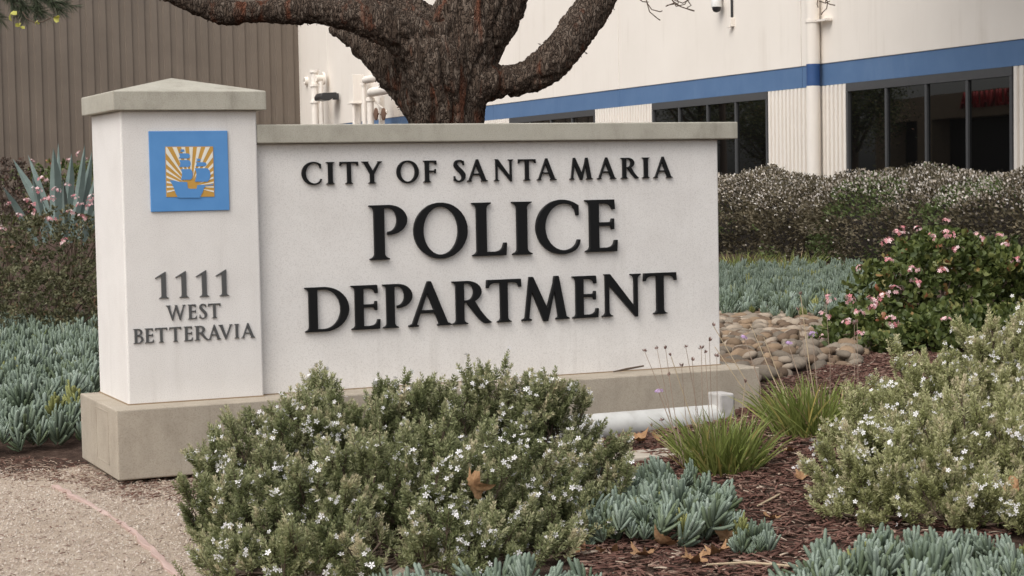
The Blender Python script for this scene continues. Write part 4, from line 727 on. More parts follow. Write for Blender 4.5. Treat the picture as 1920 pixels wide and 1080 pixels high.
# hanging twigs with needles at the top left
tw = MB(); C = []; ax = []
for path in ([(-60, -70), (10, -10), (50, 12), (80, 22)], [(10, -60), (60, -6), (100, 4), (128, 8)], [(-70, 10), (-20, 18), (-4, 30)], [(30, -30), (42, 15), (44, 28)], [(60, -20), (70, 8), (72, 20)], [(90, -30), (98, 6), (108, 14)], [(-20, -30), (20, 0), (28, 14)]):
    q = [at(x, y, 17.) - PO for x, y in path]
    tw.tube(q, [.010] * (len(q) - 1) + [.004], 6)
    for k in range(1, len(q)):
        for u in (0., .35, .7):
            C.append(q[k - 1] * (1 - u) + q[k] * u); ax.append(nrm(q[k] - q[k - 1] + np.array([0, 0, -.03])))
    C.append(q[-1]); ax.append(nrm(q[-1] - q[-2] + np.array([0, 0, -.03])))
tw.build('twig', dark_twig, pine)
(V, F_), k_ = needles(C, ax, .13, 46, r)
link('needles', npmesh('needles', V, F_, needle_m, r.random(k_)), pine, kind='stuff')
ym = leafmat('yellow_leaf', [(0, (.45, .42, .07)), (1, (.60, .58, .15))], .5, .2)
for (x, y, s_) in ((19, 26, .07), (100, 34, .06), (37, 50, .05), (68, 40, .04)):
    P = np.array([at(x, y, 16.9) - PO] * 3); V, F_ = leaf6(P, rdir(3, r), np.full(3, s_), np.full(3, s_ * .8), r=r)
    link('vine_leaf', npmesh('vine_leaf', V, F_, ym, r.random(3)), pine)
vt = MB().tube([at(x, y, 16.9) - PO for x, y in ((42, 22), (50, 34), (62, 41), (80, 41), (96, 33))], .006, 6).build('vine_stem', twig_m, pine)
# thin bare twigs hanging in at the top
for path in ([(1208, -30), (1213, 5), (1222, 18), (1238, 22), (1242, 20)], [(1213, 5), (1218, 22), (1232, 34), (1238, 38)], [(1190, -8), (1205, 3), (1216, 4)], [(1256, -20), (1262, 2), (1276, 12), (1292, 18), (1302, 21)], [(1268, -10), (1272, 6), (1262, 8), (1250, 10)],
             [(1280, -14), (1290, 2), (1296, 10), (1288, 15)], [(1264, 0), (1280, 6), (1298, -4)], [(1259, -2), (1268, 12), (1284, 8), (1292, -6)], [(1248, 12), (1262, 6), (1280, 14), (1302, 20)],
             [(1552, -20), (1548, 4), (1556, 8), (1566, 10)], [(1545, -10), (1552, 4), (1550, 16), (1542, 24), (1540, 28)], [(1556, 2), (1548, 6), (1536, 2)], [(1535, -6), (1532, 8), (1534, 14)]):
    MB().tube([at(x, y, 19.) - PO for x, y in path], .0055, 5).build('bare_twig', twig_m, pine)
# crown above the frame
C = []; ax = []
tips = [np.array(limb(lb)[0][-1]) for lb in (limbs[0], limbs[2], limbs[3], limbs[4])]
cb_ = MB()
for t0 in tips:
    for k in range(9):
        e = t0 + np.array([r.normal() * 1.3, r.normal() * 1.3, abs(r.normal()) * 1.1 + .8])
        cb_.tube([t0 - (0, 0, .05), (t0 + e) / 2 + r.normal(size=3) * .15, e], [.07, .04, .012], 6)
        for j in range(22): C.append(e + r.normal(size=3) * np.array([.45, .45, .22])); ax.append(nrm(np.array([r.normal(), r.normal(), .9])))
cb_.build('branch', bark, pine)
(V, F_), k_ = needles(C, ax, .15, 26, r)
V[:, 1] += (V[:, 1] - V[:, 3]) ; V[:, 3] -= (V[:, 1] - V[:, 3]) * .3
link('crown', npmesh('crown', V, F_, needle_m, r.random(k_)), pine, kind='stuff')

# ------------------------------------------------------------------ shrubs
def rosemary(name, label, lobes, nsh, seed, mat, flow, lsz=1.):
    """coastal rosemary: whorls of slim leaves on upright shoots, small white flowers"""
    r = np.random.default_rng(seed)
    cs = np.array([l[0] for l in lobes]); rs = np.array([l[1] for l in lobes]) * np.array([1.12, 1.12, 1.06]); cs[:, 2] += .05
    base = cs.mean(0); base[2] = gz(base[0], base[1])
    sh = empty(name, tuple(base), label=label, cat='shrub', group='white flowering shrubs')
    wgt = rs[:, 0] ** 2; wgt /= wgt.sum()
    # woody branches fan out to the outline; each carries a plume of leafy shoots
    per_b = 22; nbr = nsh // per_b
    k = r.choice(len(cs), nbr, p=wgt)
    ub = rdir(nbr, r); ub[:, 2] = np.where(ub[:, 2] < -.35, -ub[:, 2], ub[:, 2])
    T = cs[k] + ub * rs[k] * np.where(r.random(nbr) < .8, r.uniform(.92, 1.12, nbr), r.uniform(.45, .9, nbr))[:, None]
    T = T + ub * (np.array([mnoise.noise(Vector(q_ * 3.4)) for q_ in T]) * .10)[:, None]
    ax_b = nrm(ub * .75 + np.array([0, 0, .75]) + rdir(nbr, r) * .38)
    lead = r.random(nbr) < .22; T = T + ax_b * np.where(lead, r.uniform(.03, .11, nbr), 0.)[:, None]
    lb_ = r.uniform(.16, .34, nbr); btone = r.normal(0, .13, nbr)
    tt = r.random((nbr, per_b)) ** .75
    P = (T[:, None] - ax_b[:, None] * (lb_[:, None] * (1 - tt))[..., None]).reshape(-1, 3)
    lat = rdir(nbr * per_b, r); ax_s = np.repeat(ax_b, per_b, 0); tt = tt.ravel()
    P = P + lat * (.036 * (1.15 - .8 * tt))[:, None]
    u = np.repeat(ub, per_b, 0)
    ok = P[:, 2] > gz(P[:, 0], P[:, 1]) + .03
    P, u, lat, ax_s, tt = P[ok], u[ok], lat[ok], ax_s[ok], tt[ok]; bt_ = np.repeat(btone, per_b)[ok]; bid = np.repeat(np.arange(nbr), per_b)[ok]; n = len(P)
    D = nrm(ax_s * (.6 + .7 * tt)[:, None] + lat * (.75 - .3 * tt)[:, None] + np.array([0, 0, .2]))
    Ls = r.uniform(.045, .095, n) * lsz
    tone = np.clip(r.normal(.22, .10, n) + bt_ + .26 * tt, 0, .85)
    nw, per = 7, 5
    PP = []; DD = []; LL = []; TT = []
    A = side(D, r); B = np.cross(D, A)
    for j in range(nw):
        t_ = (j + .5) / nw
        for q in range(per):
            a = 2 * math.pi * q / per + j * .8 + r.uniform(-.25, .25, n)
            out = A * np.cos(a)[:, None] + B * np.sin(a)[:, None]
            dd = nrm(out * (1.05 - .5 * t_) + D * (.35 + .8 * t_) + rdir(n, r) * .22)
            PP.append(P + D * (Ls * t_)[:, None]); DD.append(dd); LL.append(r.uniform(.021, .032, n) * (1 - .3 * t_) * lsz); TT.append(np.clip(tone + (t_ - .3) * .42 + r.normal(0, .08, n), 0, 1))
    PP = np.concatenate(PP); DD = np.concatenate(DD); LL = np.concatenate(LL); TT = np.concatenate(TT)
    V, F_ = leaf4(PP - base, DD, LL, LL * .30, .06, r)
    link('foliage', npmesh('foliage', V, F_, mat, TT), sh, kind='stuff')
    # branches: shoot stems and the woody frame below them
    nb = 4
    st = np.stack([P - D * .04 - base, P + D * Ls[:, None] * .95 - base], 1); Sd = side(D, r) * .0016
    Vs = np.stack([st[:, 0] - Sd, st[:, 0] + Sd, st[:, 1] + Sd * .6, st[:, 1] - Sd * .6], 1)
    link('shoot_stems', npmesh('shoot_stems', Vs, [(0, 1, 2, 3)], twig_m), sh, kind='stuff')
    wb = MB(); root = cs.mean(0); root[2] = gz(root[0], root[1])
    for i in range(nbr):
        e = T[i] - ax_b[i] * .02; c_ = cs[k[i]].copy(); rt = np.array([c_[0] * .6 + root[0] * .4, c_[1] * .6 + root[1] * .4, gz(c_[0], c_[1])])
        e[2] = max(e[2], rt[2] + .06); mdl = T[i] - ax_b[i] * lb_[i]; mdl[2] = max(mdl[2], rt[2] + .04)
        wb.tube([rt - base, (rt + mdl) / 2 - base + r.normal(size=3) * .03, mdl - base, e - base], [.007, .006, .0045, .002], 4)
    wb.build('branches', twig_m, sh)
    # flowers
    fb = r.random(nbr) < .62
    idx = np.nonzero(fb[bid] & (tt > .55) & (u[:, 2] > -.15))[0]
    idx = r.choice(idx, min(len(idx), flow), replace=False)
    Pf = P[idx] + D[idx] * Ls[idx][:, None] * r.uniform(.7, 1.0, (len(idx), 1)) + u[idx] * .012 - base
    Pf = np.concatenate([Pf, Pf[::3] + r.normal(size=Pf[::3].shape) * .018]); Nf = nrm(np.concatenate([u[idx], u[idx][::3]]) + rdir(len(Pf), r) * 1.1 + (CAM - sh.location) * np.array([.03, .03, .0]) + np.array([0, 0, .3]))
    V, F_ = petals(Pf, Nf, r.uniform(.009, .0165, len(Pf)) * lsz, 5, r)
    link('flowers', npmesh('flowers', V, F_, white_fl, r.random(len(Pf))), sh, kind='stuff')
    return sh
def lobe(px, top, D, rxy, down=None):
    p = at(px, top, D); g = float(gz(p[0], p[1])); hz = p[2] - g
    rz_ = min(rxy * .9, hz * .62) if down is None else down
    return (np.array([p[0], p[1], p[2] - rz_ - .09]), np.array([rxy, rxy, rz_]))
rosemary('rosemary_bush', 'big dark green rosemary bush with white flowers before the sign',
         [lobe(440, 890, 8.55, .22), lobe(420, 830, 8.9, .16), lobe(510, 800, 8.9, .26), lobe(575, 745, 9.1, .30), lobe(660, 715, 9.2, .36), lobe(760, 725, 9.2, .36), lobe(880, 695, 9.4, .34), lobe(975, 688, 9.4, .30), lobe(1025, 688, 9.3, .16), lobe(1055, 790, 9.1, .26), lobe(1075, 860, 8.9, .22),
          lobe(485, 960, 8.1, .28), lobe(560, 850, 8.5, .42), lobe(720, 830, 8.5, .46), lobe(880, 830, 8.6, .46), lobe(975, 870, 8.6, .30), lobe(560, 960, 7.95, .38), lobe(760, 940, 8., .40), lobe(930, 950, 8.1, .36), lobe(990, 960, 8.3, .24), lobe(455, 1030, 7.8, .22)],
         13500, 11, west_m, 1800)
rosemary('rosemary_bush', 'pale green rosemary bush with white flowers at the right edge',
         [lobe(1630, 790, 9.5, .26), lobe(1710, 735, 9.8, .38), lobe(1790, 690, 10., .46), lobe(1890, 640, 10.2, .5), lobe(2000, 590, 10.3, .55), lobe(1625, 865, 9.0, .24), lobe(1715, 830, 9.0, .40), lobe(1800, 790, 9.1, .46), lobe(1920, 750, 9.2, .5), lobe(1660, 905, 8.7, .24), lobe(1760, 880, 8.7, .38), lobe(1900, 870, 8.7, .42), lobe(2040, 780, 9.2, .55), lobe(2020, 900, 8.6, .4)],
         14000, 12, west2_m, 1700)

def cluster_mesh(seed, mat, n=13, R=.055, fr=.017):
    r = np.random.default_rng(seed); u = rdir(n, r); u[:, 2] = np.abs(u[:, 2]) * .8 + .1
    V, F_ = petals(u * R * r.uniform(.6, 1, (n, 1)) * np.array([1, 1, .75]), nrm(u + rdir(n, r) * .3), r.uniform(.75, 1.2, n) * fr, 5, r)
    return npmesh('flower_cluster', V, F_, mat, r.random(n))
pinkc = [cluster_mesh(50 + k, pink_fl) for k in range(5)]
def shrub(name, label, lobes, nl, seed, mat, Ls, Ws, cat='shrub', group=None, clus=(), stuff=()):
    """broad leaved shrub; leaves sit in whorls at shoot tips"""
    r = np.random.default_rng(seed)
    cs = np.array([l[0] for l in lobes]); rs = np.array([l[1] for l in lobes])
    base = cs.mean(0); base[2] = gz(base[0], base[1])
    sh = empty(name, tuple(base), label=label, cat=cat, group=group)
    ns = nl // 9; wgt = rs[:, 0] ** 2; wgt /= wgt.sum(); k = r.choice(len(cs), ns, p=wgt)
    u = rdir(ns, r); u[:, 2] = np.where(u[:, 2] < -.5, -u[:, 2], u[:, 2])
    P = cs[k] + u * rs[k] * np.where(r.random(ns) < .75, r.uniform(.85, 1.05, ns), r.uniform(.4, .85, ns))[:, None]
    ok = P[:, 2] > gz(P[:, 0], P[:, 1]) + .02; P = P[ok]; u = u[ok]; ns = len(P)
    D = nrm(u * .9 + np.array([0, 0, .5]) + rdir(ns, r) * .4)
    tone = np.clip(r.normal(.45, .2, ns), 0, .9)
    PP = np.repeat(P, 9, 0) + rdir(ns * 9, r) * Ls * .5; DD = nrm(np.repeat(D, 9, 0) * .7 + rdir(ns * 9, r) * .9)
    n = len(PP)
    V, F_ = leaf6(PP - base, DD, r.uniform(.7, 1.15, n) * Ls, r.uniform(.8, 1.2, n) * Ws, r=r)
    link('foliage', npmesh('foliage', V, F_, mat, np.clip(np.repeat(tone, 9) + r.normal(0, .13, n), 0, 1)), sh, kind='stuff')
    wb = MB(); root = cs.mean(0); root[2] = base[2]
    for c, rr in zip(cs, rs):
        for q in range(5):
            e = c + rdir(1, r)[0] * rr * .8; e[2] = max(e[2], base[2] + .15)
            wb.tube([r.normal(size=3) * .06 * np.array([1, 1, 0]), (root + e) / 2 - base + r.normal(size=3) * .1, e - base], [.018, .012, .005], 5)
    wb.build('branches', twig_m, sh)
    return sh, base
def put_clusters(sh, base, pts, D0, seed, sc=(.8, 1.25)):
    """pink flower heads at photo points, pushed to the front of the shrub"""
    r = np.random.default_rng(seed)
    for x, y, dd in pts:
        p = at(x, y, D0 + dd)
        link('flower_cluster', pinkc[r.integers(5)], sh, tuple(p - base), (r.uniform(-.4, .9), r.uniform(-.5, .5), r.uniform(0, 6)), r.uniform(*sc))
hs_, hb_ = shrub('hawthorn_shrub', 'dark glossy shrub with pink blossom right of the cobbles',
      [lobe(1625, 560, 16.4, .42), lobe(1690, 465, 16.8, .55), lobe(1770, 415, 17., .6), lobe(1860, 435, 17.1, .6), lobe(1960, 440, 17.1, .6), lobe(1590, 590, 16.2, .30), lobe(1680, 600, 15.9, .5), lobe(1790, 560, 16., .6), lobe(1890, 560, 16.1, .55), lobe(1980, 560, 16.2, .55)],
      17000, 21, haw_m, .072, .046, group='pink blossom shrubs')
put_clusters(hs_, hb_, [(1747, 445, -.25), (1775, 415, -.1), (1776, 440, -.3), (1690, 433, -.1), (1664, 455, -.15), (1682, 438, -.1), (1612, 503, -.3), (1666, 490, -.4), (1712, 507, -.6), (1716, 532, -.7), (1676, 545, -.8), (1658, 558, -.7), (1634, 567, -.7), (1635, 578, -.8), (1610, 588, -.6), (1592, 563, -.3), (1557, 562, -.1), (1547, 594, -.1), (1590, 607, -.5), (1614, 627, -.7), (1674, 606, -.9), (1773, 602, -.9), (1836, 446, -.3), (1885, 460, -.4), (1875, 443, -.3), (1797, 470, -.5), (1768, 508, -.7), (1548, 632, -.3), (1602, 665, -.7), (1720, 430, -.1), (1905, 490, -.4)], 16.45, 5)
ls_, lb_ = shrub('blossom_shrub', 'brownish green shrub with pink blossom left of the sign pillar',
      [lobe(-60, 400, 19.6, .8), lobe(40, 390, 19.7, .7), lobe(120, 375, 19.9, .65), lobe(190, 390, 20., .6), lobe(20, 480, 19., .7), lobe(110, 480, 19.1, .7), lobe(180, 470, 19.3, .55), lobe(60, 540, 18.6, .5), lobe(150, 545, 18.8, .5)],
      13000, 22, scrub_m, .048, .022, group='pink blossom shrubs')
put_clusters(ls_, lb_, [(80, 338, .1), (105, 358, -.1), (70, 358, -.1), (98, 372, -.2), (126, 348, 0), (15, 384, -.3), (50, 377, -.3), (62, 387, -.4), (150, 385, -.2), (168, 388, -.2), (133, 400, -.4), (154, 410, -.5), (36, 405, -.5), (94, 412, -.5), (4, 430, -.5), (120, 455, -.7), (140, 370, -.1), (86, 376, -.2), (172, 372, -.1), (60, 398, -.4)], 19.7, 6, (.8, 1.2))
shrub('bronze_shrub', 'reddish brown shrub at the far left edge', [lobe(-30, 270, 25., .8), lobe(12, 290, 25., .5), lobe(20, 340, 24.5, .5)], 3600, 23, leafmat('bronze_leaf', [(0, (.06, .045, .034)), (.7, (.12, .085, .065)), (1, (.22, .13, .10))]), .05, .022)
g2, gb2 = shrub('green_shrub', 'green blossom shrub behind the agave', [lobe(60, 300, 27., .6), lobe(110, 296, 27., .7), lobe(155, 292, 27.2, .6), lobe(200, 300, 27., .7)], 4200, 24, haw_m, .06, .034)
put_clusters(g2, gb2, [(148, 288, -.3), (130, 300, -.5), (160, 298, -.4), (110, 305, -.5), (60, 302, -.4)], 26.8, 8, (.7, 1.))

# hedge along the facade
def hedge():
    r = np.random.default_rng(41)
    hd = empty('hedge', (16.2, 20, 0), label='long brown hedge dusted with cream flowers below the windows', cat='hedge')
    n = 60000
    y = r.uniform(10.5, 31, n); th = r.uniform(-.45, 1.9, n)
    bulge = .35 * np.sin(y * .9 + .6) + .25 * np.sin(y * 2.1) + .5 * sm((19.5 - y) / 1.5)
    top = 1.57 + .07 * np.sin(y * 1.3) + .04 * np.sin(y * 3.7 + 1) - .06 * sm((y - 22) / 3)
    rx = 1.15 + bulge * .8
    cz = .62
    hn = np.array([.09 * mnoise.noise(Vector((a * 1.1, b_ * 2., 3.))) + .10 * mnoise.noise(Vector((a * 3., b_ * 5., 8.))) for a, b_ in zip(y, th)])
    fr = np.where(r.random(n) < .8, r.uniform(.9, 1.03, n), r.uniform(.6, .9, n)) * (1 + hn)
    x = 16.9 - rx * np.cos(th) * fr
    z = cz + (top - cz) * np.sign(np.sin(th)) * np.abs(np.sin(th)) ** .8 * fr
    lowm = z < cz; z = np.where(lowm, cz - r.random(n) * .55, z); x = np.where(lowm, x + .25, x)
    P = np.stack([x, y, z], 1); u = nrm(np.stack([-np.cos(th), r.normal(0, .3, n), np.sin(th) + .3], 1))
    patch = np.array([mnoise.noise(Vector((a * .8, b_ * .8, c * 1.2))) for a, b_, c in P])
    off = np.array([16.2, 20, 0])
    V, F_ = leaf6(P - off, nrm(u + rdir(n, r) * .8), r.uniform(.05, .085, n), r.uniform(.026, .042, n), r=r)
    tone = np.clip(.42 + .2 * r.normal(size=n) + hn * 1.6, 0, .85); tone = np.where((patch > .28) & (r.random(n) < .8), 1., tone)
    link('foliage', npmesh('foliage', V, F_, hedge_m, tone), hd, kind='stuff')
    fl = (np.sin(th) > .28 + .3 * patch + .25 * r.random(n)) & (r.random(n) < np.clip(.62 + .45 * patch + .35 * sm((y - 19) / 3), .25, .97)) & (fr > .88)
    fl &= hn > -.09
    fl |= (r.random(n) < .02) & (fr > .95)
    Pf = P[fl] + u[fl] * .02; m_ = len(Pf)
    V, F_ = leaf6(Pf - off, nrm(u[fl] + rdir(m_, r) * .8), r.uniform(.035, .06, m_), r.uniform(.024, .04, m_), r=r)
    link('flowers', npmesh('flowers', V, F_, cream_fl, np.clip(r.random(m_), 0, 1)), hd, kind='stuff')
    # woody core so that no light leaks through
    core = MB(); yy = np.arange(10.5, 31.1, .5); prof = []
    for q in yy:
        b_ = .35 * math.sin(q * .9 + .6) + .25 * math.sin(q * 2.1) + .5 * float(sm((19.5 - q) / 1.5)); k = (1.15 + b_ * .8) * .62
        prof += [(16.9 - k - 16.2, q - 20, .1), (16.9 - k - 16.2, q - 20, .8), (16.9 - k * .6 - 16.2, q - 20, 1.25), (17.3 - 16.2, q - 20, 1.25), (17.3 - 16.2, q - 20, .1)]
    f = [(i * 5 + j, i * 5 + (j + 1) % 5, i * 5 + 5 + (j + 1) % 5, i * 5 + 5 + j) for i in range(len(yy) - 1) for j in range(5)]
    core.add(prof, f).build('woody_core', dark_twig, hd)
hedge()

# agave behind the left shrub
ag = empty('agave', tuple(at(105, 420, 23.) * (1, 1, 0) + np.array([0, 0, .05])), label='blue grey agave with sword leaves behind the pink blossom', cat='agave')
AO = np.array(ag.location)
for (bx, by, tx, ty, wpx, dd) in ((100, 380, 24, 298, 15, .2), (100, 380, 52, 290, 12, .4), (104, 390, 100, 278, 21, -.2), (106, 390, 109, 268, 10, .5), (118, 390, 134, 288, 17, -.1), (132, 395, 159, 272, 15, -.1), (140, 395, 172, 285, 15, .1), (148, 400, 182, 320, 14, -.2), (85, 395, 60, 330, 12, -.3), (120, 395, 118, 335, 10, -.5), (70, 400, 5, 350, 12, -.3), (150, 400, 205, 345, 13, 0.)):
    a = at(bx, by + 60, 23.); tp = at(tx, ty, 23. + dd); ax_ = tp - a; sd_ = nrm(np.cross(ax_, _F)); nn = nrm(np.cross(sd_, ax_)); k = 23. / FPX * wpx / 2 * 1.15
    v = []; prof = ((0, .75), (.25, .95), (.5, 1.), (.72, .8), (.9, .32), (1., .02))
    for t_, w_ in prof:
        c = a + ax_ * t_ + nn * (.06 * math.sin(t_ * 3.1)) - AO
        v += [c - sd_ * k * w_ + nn * k * .35 * w_, c - nn * k * .22 * w_, c + sd_ * k * w_ + nn * k * .35 * w_, c - nn * k * .40 * w_ ]
    f = []
    for i in range(len(prof) - 1):
        o_ = i * 4
        for p_, q_ in ((0, 1), (1, 2), (2, 3), (3, 0)): f.append((o_ + p_, o_ + q_, o_ + 4 + q_, o_ + 4 + p_))
    MB().add(v, f).build('leaf', agave_m, ag, smooth=True, fix=True)
# ------------------------------------------------------------------ blue chalk stick succulents
def shoot_arrays(seed, n=18, h=.14):
    r = np.random.default_rng(seed); t_ = np.linspace(.1, 1, n)
    a = np.arange(n) * 2.4 + r.uniform(0, 6.28)
    el = .55 + .85 * t_
    D = np.stack([np.cos(a) * np.cos(el), np.sin(a) * np.cos(el), np.sin(el)], 1); D = nrm(D + r.normal(size=(n, 3)) * .1)
    P = np.stack([np.cos(a) * .006, np.sin(a) * .006, t_ * h * .45], 1)
    V, F_ = finger(P, D, r.uniform(.7, 1.15, n) * h * .40, np.full(n, .0140) * r.uniform(.85, 1.2, n), .34, r)
    return V, F_, np.clip(r.normal(.42, .16, n) + .55 * (t_ - .5), 0, .95)
SA = [shoot_arrays(60 + k) for k in range(7)]
SHOOT = []
for V, F_, t_ in SA:
    SHOOT.append(npmesh('shoot', V, F_, senecio_m, t_, True))
V, F_, t_ = SA[0]; SHOOT_Y = npmesh('shoot', V, F_, senecio_m, np.full(len(V), 1.), True)
def scatter(poly_px, n, seed, mind=.0):
    """ground points whose picture falls inside a photo polygon, spread evenly over the ground"""
    r = np.random.default_rng(seed); c = np.array([gnd(*p)[:2] for p in poly_px])
    lo, hi = c.min(0), c.max(0); out = []; m_ = len(c); tries = 0
    cell = {}
    while len(out) < n and tries < n * 60:
        tries += 1
        p = lo + r.random(2) * (hi - lo); ins = False
        for i in range(m_):
            a, b_ = c[i], c[(i + 1) % m_]
            if (a[1] > p[1]) != (b_[1] > p[1]) and p[0] < (b_[0] - a[0]) * (p[1] - a[1]) / (b_[1] - a[1]) + a[0]: ins = not ins
        if not ins: continue
        if mind:
            key = (int(p[0] // mind), int(p[1] // mind)); bad = False
            for dx in (-1, 0, 1):
                for dy in (-1, 0, 1):
                    for q in cell.get((key[0] + dx, key[1] + dy), ()):
                        if (q[0] - p[0]) ** 2 + (q[1] - p[1]) ** 2 < mind * mind: bad = True
            if bad: continue
            cell.setdefault(key, []).append(p)
        out.append(p)
    return np.array(out)
def succulents(name, label, poly_px, n, seed, size, mind, joined=0, hump=.06):
    r = np.random.default_rng(seed)
    pts = scatter(poly_px, n, seed, mind); c = pts.mean(0)
    pts = np.array([p for p in pts if mnoise.noise(Vector((p[0] * 3.1, p[1] * 3.1, seed))) > -.28])
    pts = pts[np.argsort(np.hypot(*(pts - CAM[:2]).T))]
    root = empty(name, (c[0], c[1], float(gz(c[0], c[1]))), label=label, cat='succulent', group='blue chalk stick succulents')
    ro = np.array(root.location)
    solo = pts[:300] if not joined else pts[:joined]
    for p in solo:
        z = float(gz(*p)) + r.uniform(-.01, hump)
        link('shoot', SHOOT_Y if r.random() < .05 else SHOOT[r.integers(7)], root, (p[0] - ro[0], p[1] - ro[1], z - ro[2]), (r.normal() * .32, r.normal() * .32, r.uniform(0, 6.28)), size * r.uniform(.55, 1.35))
    rest = pts[len(solo):]
    if len(rest):
        Vs = []; Ts = []
        for p in rest:
            V, F_, t_ = SA[r.integers(7)]; a = r.uniform(0, 6.28); s_ = size * r.uniform(.55, 1.35); Rm = np.array([[math.cos(a), -math.sin(a), 0], [math.sin(a), math.cos(a), 0], [0, 0, 1]])
            Vs.append(V @ Rm.T * s_ + np.array([p[0], p[1], float(gz(*p)) + r.uniform(0, hump)]) - ro); Ts.append(np.clip(t_ + r.normal() * .1, 0, 1))
        link('far_shoots', npmesh('far_shoots', np.concatenate(Vs), F_, senecio_m, np.concatenate(Ts), True), root, kind='stuff')
    return root
succulents('succulent_patch', 'carpet of blue finger succulents left of the sign pillar', [(-30, 862), (70, 850), (150, 838), (176, 760), (182, 700), (186, 628), (120, 625), (-30, 632)], 800, 71, 1.5, .088, 300, .10)
succulents('succulent_patch', 'far blue succulent carpet between the hedge and the cobbles', [(1330, 606), (1420, 602), (1500, 610), (1570, 604), (1640, 600), (1680, 545), (1640, 522), (1500, 516), (1330, 520)], 1700, 72, 1.35, .10, 120, .08)
succulents('succulent_clump', 'blue succulent clump beside the big rosemary bush', [(1070, 985), (1110, 925), (1170, 918), (1230, 928), (1310, 938), (1360, 975), (1385, 1020), (1330, 1032), (1290, 1030), (1200, 1035), (1110, 1040)], 190, 73, 1.1, .055, 0, .09)
succulents('succulent_clump', 'small blue succulent sprig alone on the mulch', [(1390, 1005), (1430, 1010), (1450, 1045), (1405, 1055), (1375, 1040)], 20, 74, .8, .05, 0, .02)
succulents('succulent_clump', 'blue succulents along the bottom below the big rosemary bush', [(690, 1130), (760, 1112), (840, 1128), (900, 1108), (1000, 1112), (1060, 1135), (1120, 1125), (1130, 1170), (900, 1190), (680, 1170)], 66, 75, 1.05, .055, 0, .03)
succulents('succulent_clump', 'blue succulents below the pale rosemary bush', [(1490, 1130), (1560, 1078), (1700, 1068), (1930, 1062), (1940, 1160), (1700, 1170), (1500, 1170)], 160, 76, 1.15, .055, 0, .06)

# ------------------------------------------------------------------ strap leaved tufts with dry flower stalks
FLH = cluster_mesh(90, lilac_fl, 12, .035, .014)
def budmesh():
    r = np.random.default_rng(4); u = rdir(9, r); u[:, 2] = np.abs(u[:, 2])
    V, F_ = leaf4(u * .002, nrm(u + np.array([0, 0, .8])), r.uniform(.018, .03, 9), np.full(9, .009), r=r)
    return npmesh('seed_head', V, F_, leafmat('seed_head_brown', [(0, (.13, .075, .06)), (1, (.30, .19, .16))], .8, 0), r.random(9))
BUD = budmesh()
stalk_m = plain('brown_stalk', (.30, .22, .165), .8)
def tuft(label, px, py, spread, hgt, nb, seed, stalks):
    r = np.random.default_rng(seed); b0 = gnd(px, py)
    tf = empty('strap_leaf_tuft', tuple(b0), label=label, cat='grass tuft', group='strap leaf tufts')
    a = r.uniform(0, 6.28, nb); rad = r.random(nb) ** .6
    P = np.stack([np.cos(a) * rad * spread * .45, np.sin(a) * rad * spread * .45, np.zeros(nb)], 1)
    a = a + r.normal(size=nb) * .8
    lean = rad * .72 + r.normal(size=nb) * .22
    D = nrm(np.stack([np.cos(a) * lean, np.sin(a) * lean, np.ones(nb)], 1)); Sd = side(D, r)
    L = hgt * r.uniform(.35, 1.2, nb); W = r.uniform(.007, .012, nb)
    vs = []
    for t_, w_ in ((0, .8), (.4, 1.), (.75, .75)):
        c = P + D * (L * t_)[:, None] + (np.stack([np.cos(a), np.sin(a), -np.ones(nb) * .5], 1) * (L * .13 * t_ * t_)[:, None])
        vs += [c - Sd * (W * w_)[:, None] / 2, c + Sd * (W * w_)[:, None] / 2]
    vs.append(P + D * L[:, None] + (np.stack([np.cos(a), np.sin(a), -np.ones(nb) * .6], 1) * (L * .15)[:, None]))
    V = np.stack(vs, 1)
    link('blades', npmesh('blades', V, [(0, 1, 3, 2), (2, 3, 5, 4), (4, 5, 6)], grass_m, np.clip(r.normal(.5, .24, nb), 0, 1)), tf, kind='stuff')
    for (x0, y0, x1, y1, hd) in stalks:
        D0 = float((b0 - CAM) @ _F)
        d0 = D0 + r.uniform(-.15, .15); p0 = at(x0, y0, d0) - b0; p1 = at(x1, y1, d0 + r.uniform(-.1, .1)) - b0; p0[2] = min(p0[2], .05)
        mid = (p0 + p1) / 2 + r.normal(size=3) * .012
        sk = MB().tube([p0, mid, p1], [.0036, .003, .0022] if hd != 'thin' else [.0022, .0019, .0015], 5).build('flower_stalk', dry_m if hd in ('bud', 'bare') else stalk_m, tf)
        me = {'bud': BUD, 'thin': BUD, 'lilac': FLH}.get(hd)
        if me:
            o = link('flower_head', me, sk, tuple(p1), (r.uniform(-.4, .4), r.uniform(-.4, .4), r.uniform(0, 6)), r.uniform(.65, .95))
    return tf
tuft('green strap leaf tuft in front of the white tube light', 1355, 885, .42, .34, 620, 81,
     [(1280, 850, 1209, 660, 'thin'), (1275, 840, 1232, 655, 'thin'), (1285, 850, 1248, 655, 'thin'), (1320, 830, 1258, 668, 'bud'), (1320, 820, 1286, 652, 'thin'), (1312, 840, 1298, 677, 'thin'), (1325, 830, 1315, 655, 'thin'), (1330, 800, 1322, 662, 'thin'), (1345, 790, 1330, 640, 'thin'), (1345, 790, 1344, 670, 'thin'), (1290, 860, 1235, 735, 'lilac'), (1280, 850, 1254, 705, 'thin'), (1380, 800, 1397, 718, 'bud'), (1300, 800, 1278, 688, 'thin'), (1270, 860, 1222, 800, 'thin'), (1290, 870, 1240, 790, 'thin'), (1400, 900, 1290, 890, 'bare'), (1340, 900, 1370, 960, 'bare')])
